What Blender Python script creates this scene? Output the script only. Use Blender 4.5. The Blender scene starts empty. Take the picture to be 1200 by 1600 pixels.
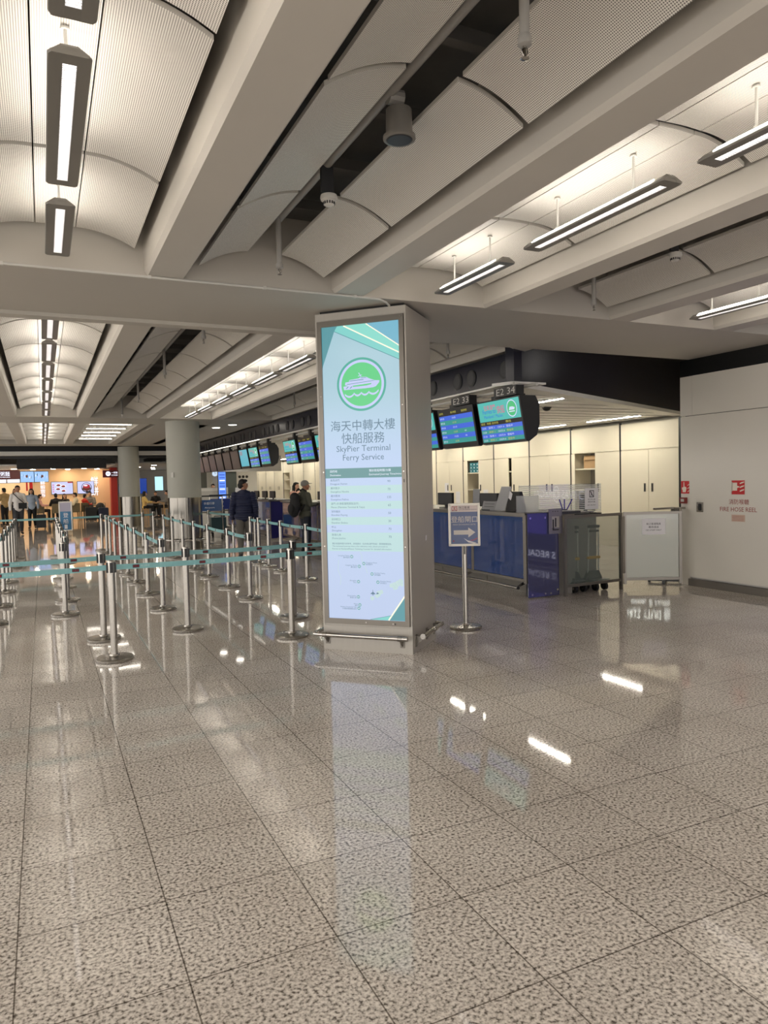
import bpy, math, random
from mathutils import Vector, Matrix
R = math.radians
C = bpy.context.scene.collection
SC = bpy.context.scene
# ---------------------------------------------------------------- camera, world, exposure
CAM_YAW, CAM_PITCH, CAM_ROLL, FPX = 0.440288, 0.0435711, -0.02385335, 1128.97
def make_camera():
    cy, sy = math.cos(CAM_YAW), math.sin(CAM_YAW)
    r0, fw, up = Vector((cy, -sy, 0)), Vector((sy, cy, 0)), Vector((0, 0, 1))
    cp, sp = math.cos(CAM_PITCH), math.sin(CAM_PITCH)
    f2, u2 = fw*cp - up*sp, up*cp + fw*sp
    cr, sr = math.cos(CAM_ROLL), math.sin(CAM_ROLL)
    r3, u3 = r0*cr + u2*sr, u2*cr - r0*sr
    cam = bpy.data.cameras.new('camera'); cam.sensor_fit = 'AUTO'; cam.sensor_width = 36
    cam.lens = FPX/1600*36; cam.clip_start = .05; cam.clip_end = 200
    o = bpy.data.objects.new('camera', cam); C.objects.link(o)
    m = Matrix((r3, u3, -f2)).transposed().to_4x4(); m.translation = (0, 0, 1.6)
    o.matrix_world = m; SC.camera = o
make_camera()
w = bpy.data.worlds.new('terminal_ambient'); SC.world = w; w.use_nodes = True
w.node_tree.nodes['Background'].inputs[0].default_value = (1, .955, .905, 1)
w.node_tree.nodes['Background'].inputs[1].default_value = 2.75
SC.view_settings.view_transform = 'Standard'; SC.view_settings.look = 'None'
SC.view_settings.exposure = 0.09; SC.view_settings.gamma = 1.0; SC.view_settings.use_curve_mapping = False
UP_E, DOWN_E, STRIP_E = 19.5, 14.0, 78.0      # lamp strengths: uplight strips, louvred downlights, slat-ceiling strips

# ---------------------------------------------------------------- helpers
def lin(c):
    return tuple((x/255/12.92 if x/255 <= .04045 else ((x/255+.055)/1.055)**2.4) for x in c)
MATS = {}
def pr(name, rgb, rough=.5, metal=0, em=0, emc=None, alpha=1, trans=0, coat=0, ior=1.5):
    m = bpy.data.materials.new(name); m.use_nodes = True
    b = m.node_tree.nodes['Principled BSDF']; c = lin(rgb)+(1,)
    b.inputs['Base Color'].default_value = c; b.inputs['Roughness'].default_value = rough
    b.inputs['Metallic'].default_value = metal; b.inputs['IOR'].default_value = ior
    b.inputs['Alpha'].default_value = alpha; b.inputs['Transmission Weight'].default_value = trans
    b.inputs['Coat Weight'].default_value = coat; b.inputs['Coat Roughness'].default_value = .03
    if em:
        b.inputs['Emission Color'].default_value = (lin(emc) if emc else c[:3])+(1,)
        b.inputs['Emission Strength'].default_value = em
    MATS[name] = m; return m
def lit(name, rgb, s=1.0):          # something that gives off light: screen, lamp, backlit print
    m = pr(name, (8, 8, 8), .25, 0, s, rgb); return m
def noisy(name, a, b, scale, rough=.5, metal=0, stretch=(1, 1, 1), bump=0):
    m = pr(name, a, rough, metal); t = m.node_tree; n = t.nodes; l = t.links
    tc = n.new('ShaderNodeTexCoord'); mp = n.new('ShaderNodeMapping'); mp.inputs['Scale'].default_value = stretch
    nz = n.new('ShaderNodeTexNoise'); nz.inputs['Scale'].default_value = scale; nz.inputs['Detail'].default_value = 3
    mx = n.new('ShaderNodeMix'); mx.data_type = 'RGBA'
    mx.inputs[6].default_value = lin(a)+(1,); mx.inputs[7].default_value = lin(b)+(1,)
    l.new(tc.outputs['Object'], mp.inputs[0]); l.new(mp.outputs[0], nz.inputs[0]); l.new(nz.outputs[0], mx.inputs[0])
    l.new(mx.outputs[2], n['Principled BSDF'].inputs['Base Color'])
    if bump:
        bp = n.new('ShaderNodeBump'); bp.inputs['Strength'].default_value = bump; bp.inputs['Distance'].default_value = .01
        l.new(nz.outputs[0], bp.inputs['Height']); l.new(bp.outputs[0], n['Principled BSDF'].inputs['Normal'])
    return m
class MB:
    def __init__(s): s.v = []; s.f = []; s.m = []; s.mats = []; s.uv = {}
    def mi(s, m):
        if m not in s.mats: s.mats.append(m)
        return s.mats.index(m)
    def add(s, vs, fs, m, uvs=None):
        o = len(s.v); s.v += [tuple(x) for x in vs]; k = s.mi(m)
        for i, f in enumerate(fs):
            if uvs: s.uv[len(s.f)] = [uvs[j] for j in f]
            s.f.append([o+j for j in f]); s.m.append(k)
        return s
    def poly(s, pts, m): return s.add(pts, [list(range(len(pts)))], m)
    def obox(s, c, ux, uy, uz, m):
        c, ux, uy, uz = Vector(c), Vector(ux), Vector(uy), Vector(uz)
        vs = [c+a*ux+b*uy+d*uz for d in (-1, 1) for a, b in ((-1, -1), (1, -1), (1, 1), (-1, 1))]
        return s.add(vs, [(3, 2, 1, 0), (4, 5, 6, 7), (0, 1, 5, 4), (1, 2, 6, 5), (2, 3, 7, 6), (3, 0, 4, 7)], m)
    def box(s, x0, x1, y0, y1, z0, z1, m):
        return s.obox(((x0+x1)/2, (y0+y1)/2, (z0+z1)/2), ((x1-x0)/2, 0, 0), (0, (y1-y0)/2, 0), (0, 0, (z1-z0)/2), m)
    def tube(s, pts, r, m, n=12, caps=True):
        pts = [Vector(p) for p in pts]; rs = r if isinstance(r, (list, tuple)) else [r]*len(pts)
        d0 = (pts[1]-pts[0]).normalized(); a = d0.orthogonal().normalized(); vs = []
        for i, p in enumerate(pts):
            d = (pts[min(i+1, len(pts)-1)]-pts[max(i-1, 0)]).normalized()
            a = (a-d*a.dot(d)).normalized(); b = d.cross(a)
            for k in range(n):
                t = 2*math.pi*k/n; vs.append(p+(a*math.cos(t)+b*math.sin(t))*rs[i])
        fs = [(i*n+k, i*n+(k+1) % n, (i+1)*n+(k+1) % n, (i+1)*n+k) for i in range(len(pts)-1) for k in range(n)]
        if caps: fs += [list(range(n))[::-1], [(len(pts)-1)*n+k for k in range(n)]]
        return s.add(vs, fs, m)
    def lathe(s, c, prof, m, n=24):     # prof: (radius, z) upwards
        vs = [(c[0]+r*math.cos(2*math.pi*k/n), c[1]+r*math.sin(2*math.pi*k/n), c[2]+z) for r, z in prof for k in range(n)]
        fs = [(i*n+k, i*n+(k+1) % n, (i+1)*n+(k+1) % n, (i+1)*n+k) for i in range(len(prof)-1) for k in range(n)]
        fs += [list(range(n))[::-1], [(len(prof)-1)*n+k for k in range(n)]]
        return s.add(vs, fs, m)
    def prism(s, prof, fn, w0, w1, m):  # profile points extruded along w; fn(a, b, w) -> xyz
        n = len(prof); vs = [fn(a, b, w0) for a, b in prof]+[fn(a, b, w1) for a, b in prof]
        fs = [list(range(n))[::-1], list(range(n, 2*n))]+[(i, (i+1) % n, n+(i+1) % n, n+i) for i in range(n)]
        return s.add(vs, fs, m)
    def ball(s, c, r, m, nu=14, nv=9):
        r = r if isinstance(r, (list, tuple)) else (r, r, r); vs = []
        for j in range(1, nv):
            t = math.pi*j/nv
            for i in range(nu):
                p = 2*math.pi*i/nu; vs.append((c[0]+r[0]*math.sin(t)*math.cos(p), c[1]+r[1]*math.sin(t)*math.sin(p), c[2]+r[2]*math.cos(t)))
        k = len(vs); vs += [(c[0], c[1], c[2]+r[2]), (c[0], c[1], c[2]-r[2])]
        fs = [(j*nu+i, (j+1)*nu+i, (j+1)*nu+(i+1) % nu, j*nu+(i+1) % nu) for j in range(nv-2) for i in range(nu)]
        fs += [(k, i, (i+1) % nu) for i in range(nu)]+[(k+1, (nv-2)*nu+(i+1) % nu, (nv-2)*nu+i) for i in range(nu)]
        return s.add(vs, fs, m)
    def text(s, body, O, U, V, size, m, align='l', width=None):   # flat lettering: O = baseline start
        me = text_mesh(body)
        if not me[0]: return s
        xs = [p[0] for p in me[0]]; x0, x1 = min(xs), max(xs); O, U, V = Vector(O), Vector(U), Vector(V)
        sx = size if width is None else width/(x1-x0)
        off = {'l': -x0*sx, 'c': -(x0+x1)/2*sx, 'r': -x1*sx}[align]
        return s.add([O+U*(p[0]*sx+off)+V*(p[1]*size) for p in me[0]], me[1], m)
    def build(s, name, parent=None, smooth=False, loc=None):
        b = Vector(loc) if loc is not None else (parent.location.copy() if parent and parent.get('_w') else Vector((0, 0, 0)))
        me = bpy.data.meshes.new(name); me.from_pydata([Vector(p)-b for p in s.v], [], s.f)
        for m in s.mats: me.materials.append(m)
        me.polygons.foreach_set('material_index', s.m)
        if s.uv:
            u = me.uv_layers.new(name='UVMap')
            for p in me.polygons:
                if p.index in s.uv:
                    for li, c in zip(p.loop_indices, s.uv[p.index]): u.data[li].uv = c
        me.validate(); me.update()
        if smooth:
            me.polygons.foreach_set('use_smooth', [True]*len(me.polygons)); me.set_sharp_from_angle(angle=R(40))
        o = bpy.data.objects.new(name, me); C.objects.link(o)
        if parent: o.parent = parent
        elif loc is not None: o.location = b
        return o
_T = {}
def text_mesh(body):
    if body not in _T:
        c = bpy.data.curves.new('lettering', 'FONT'); c.body = body; c.resolution_u = 2
        o = bpy.data.objects.new('lettering', c); C.objects.link(o)
        e = o.evaluated_get(bpy.context.evaluated_depsgraph_get()); me = e.to_mesh()
        _T[body] = ([tuple(v.co) for v in me.vertices], [list(p.vertices) for p in me.polygons])
        e.to_mesh_clear(); bpy.data.objects.remove(o); bpy.data.curves.remove(c)
    return _T[body]
def tag(o, label, cat, group=None):
    o['label'] = label; o['category'] = cat
    if group: o['group'] = group
    return o
def thing(name, label, cat, loc, group=None, rot=0, world=True):
    o = bpy.data.objects.new(name, None); C.objects.link(o); o.empty_display_size = .1
    o.location = loc; o.rotation_euler = (0, 0, rot)
    if world: o['_w'] = 1          # parts are written in world coordinates
    return tag(o, label, cat, group)
def solo(name, mb, label, cat, group=None, smooth=False):
    zs = [p[2] for p in mb.v]; xs = [p[0] for p in mb.v]; ys = [p[1] for p in mb.v]
    return tag(mb.build(name, None, smooth, ((min(xs)+max(xs))/2, (min(ys)+max(ys))/2, min(zs))), label, cat, group)
def struct(name, mb, smooth=False):
    o = mb.build(name, None, smooth); o['kind'] = 'structure'; return o
def dup(root, loc, label, rot=None, group=None):
    r = root.copy(); C.objects.link(r); r.location = loc; r['label'] = label
    if rot is not None: r.rotation_euler = (0, 0, rot)
    if group: r['group'] = group
    for ch in list(root.children):
        c = ch.copy(); C.objects.link(c); c.parent = r
        for g in ch.children:
            d = g.copy(); C.objects.link(d); d.parent = c
    return r
ORD = ['', 'first', 'second', 'third', 'fourth', 'fifth', 'sixth', 'seventh', 'eighth', 'ninth', 'tenth', 'eleventh', 'twelfth', 'thirteenth', 'fourteenth', 'fifteenth', 'sixteenth', 'seventeenth', 'eighteenth', 'nineteenth', 'twentieth']

# ---------------------------------------------------------------- materials
def granite():
    m = pr('polished_granite', (170, 160, 150), .042); t = m.node_tree; n = t.nodes; l = t.links; b = n['Principled BSDF']
    tc = n.new('ShaderNodeTexCoord')
    def noise(sc, det):
        x = n.new('ShaderNodeTexNoise'); x.inputs['Scale'].default_value = sc; x.inputs['Detail'].default_value = det
        l.new(tc.outputs['Object'], x.inputs[0]); return x
    def ramp(src, stops):
        r = n.new('ShaderNodeValToRGB'); e = r.color_ramp.elements
        e[0].position, e[0].color = stops[0][0], lin(stops[0][1])+(1,); e[1].position, e[1].color = stops[-1][0], lin(stops[-1][1])+(1,)
        for p, c in stops[1:-1]:
            q = e.new(p); q.color = lin(c)+(1,)
        l.new(src, r.inputs[0]); return r
    n1 = noise(75, 2.5); n2 = noise(1.1, 2)
    r1 = ramp(n1.outputs[0], ((.33, (108, 100, 92)), (.42, (182, 174, 165)), (.52, (226, 218, 209)), (.65, (250, 244, 236))))
    br = n.new('ShaderNodeTexBrick'); br.offset = 0; br.inputs['Scale'].default_value = 1
    br.inputs['Color1'].default_value = (1, 1, 1, 1); br.inputs['Color2'].default_value = (.93, .93, .93, 1); br.inputs['Mortar'].default_value = (.30, .28, .26, 1)
    br.inputs['Mortar Size'].default_value = .0028; br.inputs['Brick Width'].default_value = .51; br.inputs['Row Height'].default_value = .51
    mp = n.new('ShaderNodeMapping'); mp.inputs['Location'].default_value = (.145, -2.837, 0)
    l.new(tc.outputs['Object'], mp.inputs[0]); l.new(mp.outputs[0], br.inputs[0])
    mu = n.new('ShaderNodeMix'); mu.data_type = 'RGBA'; mu.blend_type = 'MULTIPLY'; mu.inputs[0].default_value = 1
    l.new(r1.outputs[0], mu.inputs[6]); l.new(br.outputs[0], mu.inputs[7])
    r2 = ramp(n2.outputs[0], ((.35, (238, 236, 234)), (.65, (255, 255, 255))))
    m2 = n.new('ShaderNodeMix'); m2.data_type = 'RGBA'; m2.blend_type = 'MULTIPLY'; m2.inputs[0].default_value = 1
    l.new(mu.outputs[2], m2.inputs[6]); l.new(r2.outputs[0], m2.inputs[7]); l.new(m2.outputs[2], b.inputs['Base Color'])
    return m
def perforated(name, base, hole, pitch, rad, mixf):
    m = pr(name, base, .45); t = m.node_tree; n = t.nodes; l = t.links
    uv = n.new('ShaderNodeUVMap'); uv.uv_map = 'UVMap'; sep = n.new('ShaderNodeSeparateXYZ'); l.new(uv.outputs[0], sep.inputs[0])
    def mth(op, a, bv):
        q = n.new('ShaderNodeMath'); q.operation = op
        for i, x in enumerate((a, bv)):
            if x is None: continue
            if isinstance(x, (int, float)): q.inputs[i].default_value = x
            else: l.new(x, q.inputs[i])
        return q.outputs[0]
    def cell(s): return mth('SUBTRACT', mth('FRACT', mth('DIVIDE', s, pitch), None), .5)
    a, c = cell(sep.outputs[0]), cell(sep.outputs[1])
    d = mth('SQRT', mth('ADD', mth('MULTIPLY', a, a), mth('MULTIPLY', c, c)), None)
    k = mth('MULTIPLY', mth('LESS_THAN', d, rad), mixf)
    mx = n.new('ShaderNodeMix'); mx.data_type = 'RGBA'; mx.inputs[6].default_value = lin(base)+(1,); mx.inputs[7].default_value = lin(hole)+(1,)
    l.new(k, mx.inputs[0]); l.new(mx.outputs[2], n['Principled BSDF'].inputs['Base Color']); return m
GRAN = granite()
PERF = perforated('perforated_white_metal', (226, 222, 214), (70, 64, 58), .0098, .34, .85)
CONC = noisy('painted_concrete', (186, 181, 172), (194, 189, 180), 1.5, .6)
BEAMM = noisy('painted_beam', (176, 171, 162), (184, 179, 170), 1.2, .6)
EDGE = pr('panel_edge_paint', (190, 186, 178), .5)
DECK = noisy('dark_deck', (84, 82, 79), (104, 101, 98), 6, .8)
PIPE = pr('grey_pipe_paint', (150, 147, 142), .45)
STEEL = noisy('brushed_steel', (156, 152, 145), (178, 173, 166), 30, .27, 1, (1, 1, .06))
CLADS = noisy('column_steel_cladding', (120, 116, 110), (138, 134, 127), 9, .16, 1, (1, 1, .03))
CHROME = pr('polished_steel', (190, 186, 180), .14, 1)
CLAD = noisy('grey_pillar_cladding', (172, 167, 159), (180, 175, 167), 40, .36, .3, (1, 1, .05))
FRAME = pr('anodised_frame', (124, 119, 112), .33, .85)
BLACK = pr('black_plastic', (14, 14, 15), .4)
DARKG = pr('dark_grey_plastic', (44, 44, 46), .45)
LGREY = pr('light_grey_paint', (196, 194, 188), .45)
WHITE = pr('white_paint', (226, 224, 218), .45)
WALLW = noisy('warm_white_laminate', (218, 213, 203), (223, 218, 208), 2, .42)
CREAM = noisy('cream_laminate', (228, 220, 198), (234, 226, 205), 2, .4)
NAVY = noisy('navy_fascia', (17, 18, 33), (21, 22, 38), 3, .24)
BLUEP = pr('blue_glass_panel', (16, 58, 124), .12, 0, coat=1)
PURP = pr('indigo_glass_panel', (60, 62, 104), .06, 0, coat=1)
PAPER = pr('white_paper', (232, 230, 232), .7)
INK = pr('dark_ink', (38, 38, 44), .7)
RED = pr('sign_red', (196, 30, 34), .5)
DRED = pr('lettering_red', (150, 52, 48), .6)
LAMPD = lit('lamp_louvre_glow', (255, 246, 232), DOWN_E)
LAMPU = lit('uplight_glow', (255, 246, 234), UP_E)
STRIPL = lit('strip_light_glow', (255, 248, 232), STRIP_E)
# ---------------------------------------------------------------- floor, beams, vaulted ceiling
b = MB(); b.poly([(-14, -9, 0), (16, -9, 0), (16, 52, 0), (-14, 52, 0)], GRAN); struct('floor', b)
ZS, ZD = 3.2, 3.78
RIBX = [.92+1.525*k for k in range(-4, 6)]
def rib(mb, x, y0, y1):
    mb.prism([(-.13, ZS), (.13, ZS), (.155, ZS+.03), (.17, ZD), (-.17, ZD), (-.155, ZS+.03)], lambda a, z, w: (x+a, w, z), y0, y1, CONC)
BAYS = [(-5.0, 5.8, -4, 5), (7.45, 17.9, -4, 4), (19.6, 28.9, -4, 4)]
b = MB()
for y0, y1, k0, k1 in BAYS:
    for k in range(k0, k1): rib(b, .92+1.525*k, y0, y1)
struct('ceiling_rib', b)
b = MB()
b.box(-5.6, 8.62, 5.8, 7.30, ZS, ZD, BEAMM); b.box(3.0, 8.62, 7.30, 7.45, ZS, ZD, BEAMM); b.box(-5.6, 3.0, 7.30, 7.45, ZS-.035, ZD, BEAMM)
struct('ceiling_beam', b)
b = MB(); b.box(-5.6, 5.55, 17.9, 19.6, ZS, ZD, BEAMM); b.box(2.75, 5.55, 19.6, 28.9, ZS, ZD, BEAMM); b.box(-5.6, 5.55, 28.9, 30.2, ZS, ZD, BEAMM); struct('ceiling_beam', b)
b = MB(); b.box(-6, 9, -5, 30.2, ZD, ZD+.06, DECK); struct('ceiling_deck', b)
b = MB(); b.box(-14, 16, 30.2, 52, 3.7, 3.76, BLACK); struct('ceiling_dark_void', b)
b = MB()
for k in range(-3, 5): b.box(.1575+1.525*k-.02, .1575+1.525*k+.02, -5, 5.8, ZD-.16, ZD-.02, DECK) if k % 2 else None
for y in [j*.75 for j in range(-6, 39)]:
    if 5.7 < y < 7.5 or 17.8 < y < 19.7: continue
    for k in (-1, 1, 3):
        x = .1575+1.525*k; b.box(x-.5, x+.5, y-.03, y+.03, ZD-.13, ZD-.06, DECK)
struct('ceiling_joist', b)
def arc_panel(xc, xa, xb, za, zb, y0, y1, bow=.028, th=.022):
    n = 9; pts = []
    for i in range(n+1):
        t = i/n; pts.append((xa+(xb-xa)*t, za+(zb-za)*t+bow*4*t*(1-t)))
    L = [0]
    for i in range(n): L.append(L[-1]+math.dist(pts[i], pts[i+1]))
    mb = MB(); vs = []; uv = []
    for (x, z), u in zip(pts, L):
        for y in (y0, y1): vs.append((xc+x, y, z)); uv.append((u, y))
    s = 1 if xb > xa else -1
    fs = [(2*i, 2*i+1, 2*i+3, 2*i+2)[::s] for i in range(n)]
    mb.add(vs, fs, PERF, uv)
    top = [(x, y, z+th) for x, y, z in vs]; m = len(vs)
    fs2 = [(2*i, 2*i+1, 2*i+3, 2*i+2)[::-s] for i in range(n)]
    mb.add(top, fs2, EDGE)
    allv = vs+top; ed = []
    for i in range(n): ed += [(2*i, 2*i+2, m+2*i+2, m+2*i), (2*i+1, 2*i+3, m+2*i+3, m+2*i+1)]
    ed += [(0, 1, m+1, m), (2*n, 2*n+1, m+2*n+1, m+2*n)]
    mb.add(allv, ed, EDGE); return mb
def vault(k, ys):
    xc = .1575+1.525*k
    for y0, y1 in ys:
        if k % 2 == 0:
            for mb in (arc_panel(xc, .136, .53, 3.472, 3.365, y0, y1), arc_panel(xc, -.136, -.53, 3.472, 3.365, y0, y1), arc_panel(xc, -.128, .128, 3.472, 3.472, y0, y1, .004)):
                struct('ceiling_panel', mb, True)
        else:
            for mb in (arc_panel(xc, .135, .50, 3.442, 3.295, y0, y1), arc_panel(xc, -.135, -.53, 3.442, 3.285, y0, y1)):
                struct('ceiling_panel', mb, True)
g = .022
NEAR = [(4.43+g, 5.70), (2.92+g, 4.43-g), (1.41+g, 2.92-g), (-.1+g, 1.41-g), (-1.6+g, -.1-g), (-3.1+g, -1.6-g), (-4.6+g, -3.1-g)]
SECOND = [(7.46, 7.46+1.42)]+[(7.46+1.45+1.5*j+g, 7.46+1.45+1.5*(j+1)-g) for j in range(6)]
for k in range(-3, 6): vault(k, NEAR)
for k in range(-2, 4): vault(k, SECOND)
b = MB()     # third bay: transverse stepped bands between the ribs
for k in (-2, -1, 0, 1):
    xc = .1575+1.525*k; y = 19.7
    while y < 28.7:
        b.prism([(0, 3.36), (.75, 3.5), (1.45, 3.36), (1.45, 3.40), (.75, 3.54), (0, 3.40)], lambda a, z, ww: (ww, y+a, z), xc-.58, xc+.58, WHITE); y += 1.52
struct('ceiling_band', b)
# ---- linear pendant lights
def light_proto(L):
    t = thing('linear_pendant_light', 'x', 'ceiling light', (0, 0, 0), world=False)
    h = MB(); w2 = .079
    def ring(y, k, top): return [(a*k, y, z) for a, z in ((w2, .007), (w2*.97, .012), (.03, top), (-.03, top), (-w2*.97, .012), (-w2, .007), (-w2*.95, 0), (-.027, 0), (-.027, .018), (.027, .018), (.027, 0), (w2*.95, 0))]
    rs = [ring(-L/2, .86, .030), ring(-L/2+.018, 1, .046), ring(L/2-.018, 1, .046), ring(L/2, .86, .030)]
    vs = [v for r in rs for v in r]
    h.add(vs, [(12*j+i, 12*j+(i+1) % 12, 12*j+12+(i+1) % 12, 12*j+12+i) for j in range(3) for i in range(12)]+[list(range(12))[::-1], list(range(36, 48))], GREYH)
    for s in (-1, 1): h.box(-.0268, .0268, s*(L/2-.035)-.034, s*(L/2-.035)+.034, .0004, .0178, GREYH)
    h.build('housing', t)
    e = MB(); e.box(-.025, .025, -L/2+.07, L/2-.07, .0160, .0178, LAMPD); e.build('lamp', t)
    v = MB(); n = int((L-.14)/.016)
    for i in range(n+1):
        y = -L/2+.07+(L-.14)*i/n; v.box(-.026, .026, y-.0012, y+.0012, .001, .0155, BLADE)
    for x in (-.026, .026): v.box(x-.0010, x+.0010, -L/2+.07, L/2-.07, .0005, .0155, BLADE)
    v.build('louvre', t)
    for s in (-1, 1):
        u = MB(); a, c_ = Vector((s*.036, 0, .0446)), Vector((s*.070, 0, .0190)); n_ = Vector((s*.0256, 0, .034)).normalized()*.0012
        u.obox((a+c_)/2+n_*1.2, (a-c_)/2, (0, L/2-.1, 0), n_, LAMPU); u.build('uplight', t)
    for y in (-L*.27, L*.27):
        r = MB(); r.tube([(0, y, .044), (0, y, .262)], .007, LGREY, 8); r.tube([(0, y, .044), (0, y, .072)], .015, LGREY, 8); r.tube([(0, y, .255), (0, y, .262)], .02, LGREY, 8); r.build('suspension_rod', t)
    return t
GREYH = pr('grey_light_housing', (124, 120, 114), .4, .2); BLADE = pr('louvre_blade', (176, 176, 180), .3, .3)
ZF = 3.205
PROTO = {}
def light(x, y0, y1, label, grp):
    L = round(y1-y0, 2); loc = (x, (y0+y1)/2, ZF)
    if L not in PROTO:
        o = PROTO[L] = light_proto(L); o.location = loc; o['label'] = label; o['group'] = grp; return
    dup(PROTO[L], loc, label, group=grp)
NEARF = [(4.54, 5.53), (2.97, 4.25), (1.47, 2.75), (-.03, 1.25), (-1.53, -.25), (-3.03, -1.75)]
LINES = {0: 'left-hand light row above the camera end', 2: 'light row passing right of the lit sign pillar', 4: 'light row in the far right bay'}
for k in (-2, 0, 2, 4):
    for i, (y0, y1) in enumerate(NEARF):
        if k == -2 and i < 1: continue
        nm = {0: 'left foreground vault', 2: 'bright vault right of the sign pillar', 4: 'rightmost bright vault', -2: 'vault left of the picture'}[k]
        light(.1575+1.525*k, y0, y1, f"{'short ' if i == 0 else ''}pendant light, {ORD[i+1]} from the crossbeam, {nm}", 'pendant lights in the foreground bay')
for k in (0, 2, -2):
    for i in range(7):
        y0 = 7.36+1.51*i
        if k == -2 and i % 2: continue
        nm = {0: 'left row over the belt lanes behind the beam', 2: 'row beside the check-in screens behind the beam', -2: 'leftmost row behind the beam'}[k]
        light(.1575+1.525*k-(.026 if k == 0 else 0), y0, y0+1.28, f'distant pendant light, {ORD[i+1]} in the {nm}', 'pendant lights in the second bay')
for i in range(6):
    y0 = 19.8+1.51*i
    light(.135, y0, y0+1.28, f'tiny far pendant light, {ORD[i+1]} in the third bay before the dining hall', 'pendant lights in the third bay')
for i in range(5):
    b = MB(); y = 20.4+1.52*i; b.box(1.14, 2.25, y-.06, y+.06, 3.25, 3.28, LGREY); b.box(1.18, 2.21, y-.045, y+.045, 3.246, 3.25, LAMPD); b.box(1.18, 2.21, y-.012, y+.012, 3.28, 3.284, LAMPU)
    for x in (1.4, 2.0): b.tube([(x, y, 3.28), (x, y, 3.36)], .006, LGREY, 6)
    solo('crosswise_light', b, f'wide crosswise ceiling light, {ORD[i+1]} beyond the second beam near the white columns', 'ceiling light', 'crosswise lights in the third bay')
# ---- service runs: pipes, sprinklers, detector, speaker
PVY = {1: ((-5, 5.6, 'foreground'), (7.5, 17.8, 'second bay')), 3: ((-5, 5.6, 'right'), (7.5, 17.8, 'check-in side'))}
for k, runs in PVY.items():
    x = .1575+1.525*k
    for y0, y1, nm in runs:
        b = MB(); b.tube([(x-.02, y0, 3.56), (x-.02, y1-.35, 3.56)], .032, PIPE, 14)
        yy = y0+.6
        while yy < y1-.5:
            b.tube([(x-.02, yy, 3.56), (x-.02, yy, ZD)], .006, DARKG, 6); yy += 1.5
        solo('sprinkler_pipe', b, f'grey pipe in the dark gap between ceiling panels of the {nm} service vault' if nm != 'second bay' else 'grey pipe in the dark ceiling gap over the belt lanes', 'pipe', smooth=True)
def sprinkler(x, y, label, zb=3.125):
    t = thing('sprinkler_drop', label, 'sprinkler', (x, y, zb), 'ceiling sprinklers')
    b = MB(); b.tube([(x, y, zb+.085), (x, y, 3.57)], .019, PIPE, 12); b.build('drop_pipe', t, True)
    b = MB(); b.lathe((x, y, zb+.05), [(.016, 0), (.026, .004), (.026, .03), (.021, .04)], PIPE, 16); b.build('collar', t, True)
    b = MB(); b.tube([(x, y, zb+.012), (x, y, zb+.05)], .006, CHROME, 8); b.lathe((x, y, zb+.002), [(.008, 0), (.017, .003), (.008, .008)], CHROME, 14)
    for s in (-1, 1): b.tube([(x+s*.006, y, zb+.05), (x+s*.013, y, zb+.03), (x, y, zb+.01)], .003, CHROME, 6)
    b.build('head', t, True)
for x, y, l in ((1.66, 2.22, 'grey sprinkler drop at the top edge of the picture, nearest to the camera'), (1.64, 5.18, 'grey sprinkler drop just before the crossbeam, left of the sign pillar'),
                (1.64, 7.95, 'sprinkler drop just behind the crossbeam, over the belt lanes'), (1.64, 10.7, 'sprinkler drop in the dark gap, second one behind the crossbeam'), (1.64, 13.85, 'sprinkler drop in the dark gap, third one behind the crossbeam'),
                (1.64, 16.8, 'farthest sprinkler drop in the dark gap before the second beam'), (4.69, 5.28, 'grey sprinkler drop in the right-hand service vault'), (4.69, 7.95, 'small sprinkler drop right of the sign pillar, by the navy fascia'), (4.69, 14.1, 'small sprinkler drop left of the sign pillar, above the hanging screens')):
    sprinkler(x, y, l)
def detector(x, y, label, zb=3.30):
    t = thing('smoke_detector', label, 'smoke detector', (x, y, zb), 'smoke detectors')
    b = MB(); b.lathe((x, y, zb), [(.02, 0), (.032, .008), (.037, .03), (.05, .036), (.054, .05), (.05, .066)], LGREY, 28); b.build('dome', t, True)
    b = MB()
    for i in range(14):
        a = 2*math.pi*i/14; b.obox((x+.0352*math.cos(a), y+.0352*math.sin(a), zb+.017), (.0022*math.cos(a), .0022*math.sin(a), 0), (-.004*math.sin(a), .004*math.cos(a), 0), (0, 0, .008), DARKG)
    b.build('vent_slot', t)
    b = MB(); b.tube([(x, y, zb+.06), (x, y, 3.56)], .008, DARKG, 8); b.box(x-.05, x+.03, y-.01, y+.01, 3.38, 3.54, DARKG); b.build('bracket', t)
detector(1.67, 4.235, 'white round smoke detector hanging in the dark ceiling gap behind the speaker')
detector(4.66, 4.3, 'white smoke detector on the right-hand service vault, near the bright lights')
t = thing('ceiling_speaker', 'grey drum-shaped ceiling speaker in the dark gap between panels', 'speaker', (1.72, 3.36, 3.335))
b = MB(); b.lathe((1.72, 3.36, 3.335), [(.078, 0), (.083, .004), (.083, .02), (.069, .024), (.066, .15)], GREYH, 36); b.build('drum', t, True)
b = MB(); b.lathe((1.72, 3.36, 3.332), [(.06, 0), (.068, .003)], DARKG, 36); b.build('grille', t)
b = MB(); b.tube([(1.70, 3.36, 3.48), (1.70, 3.36, 3.6)], .012, PIPE, 10); b.tube([(1.66, 3.36, 3.545), (1.74, 3.36, 3.545)], .04, PIPE, 12); b.build('bracket', t)
b = MB(); b.tube([(-5, 5.79, 3.19), (2.5, 5.79, 3.19), (2.74, 5.80, 3.19), (2.83, 5.86, 3.185), (2.9, 5.94, 3.178)], .010, LGREY, 8)
for x in (-1.2, -.2, .8, 1.7, 2.5): b.box(x-.012, x+.012, 5.775, 5.803, 3.178, 3.202, LGREY)
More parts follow.
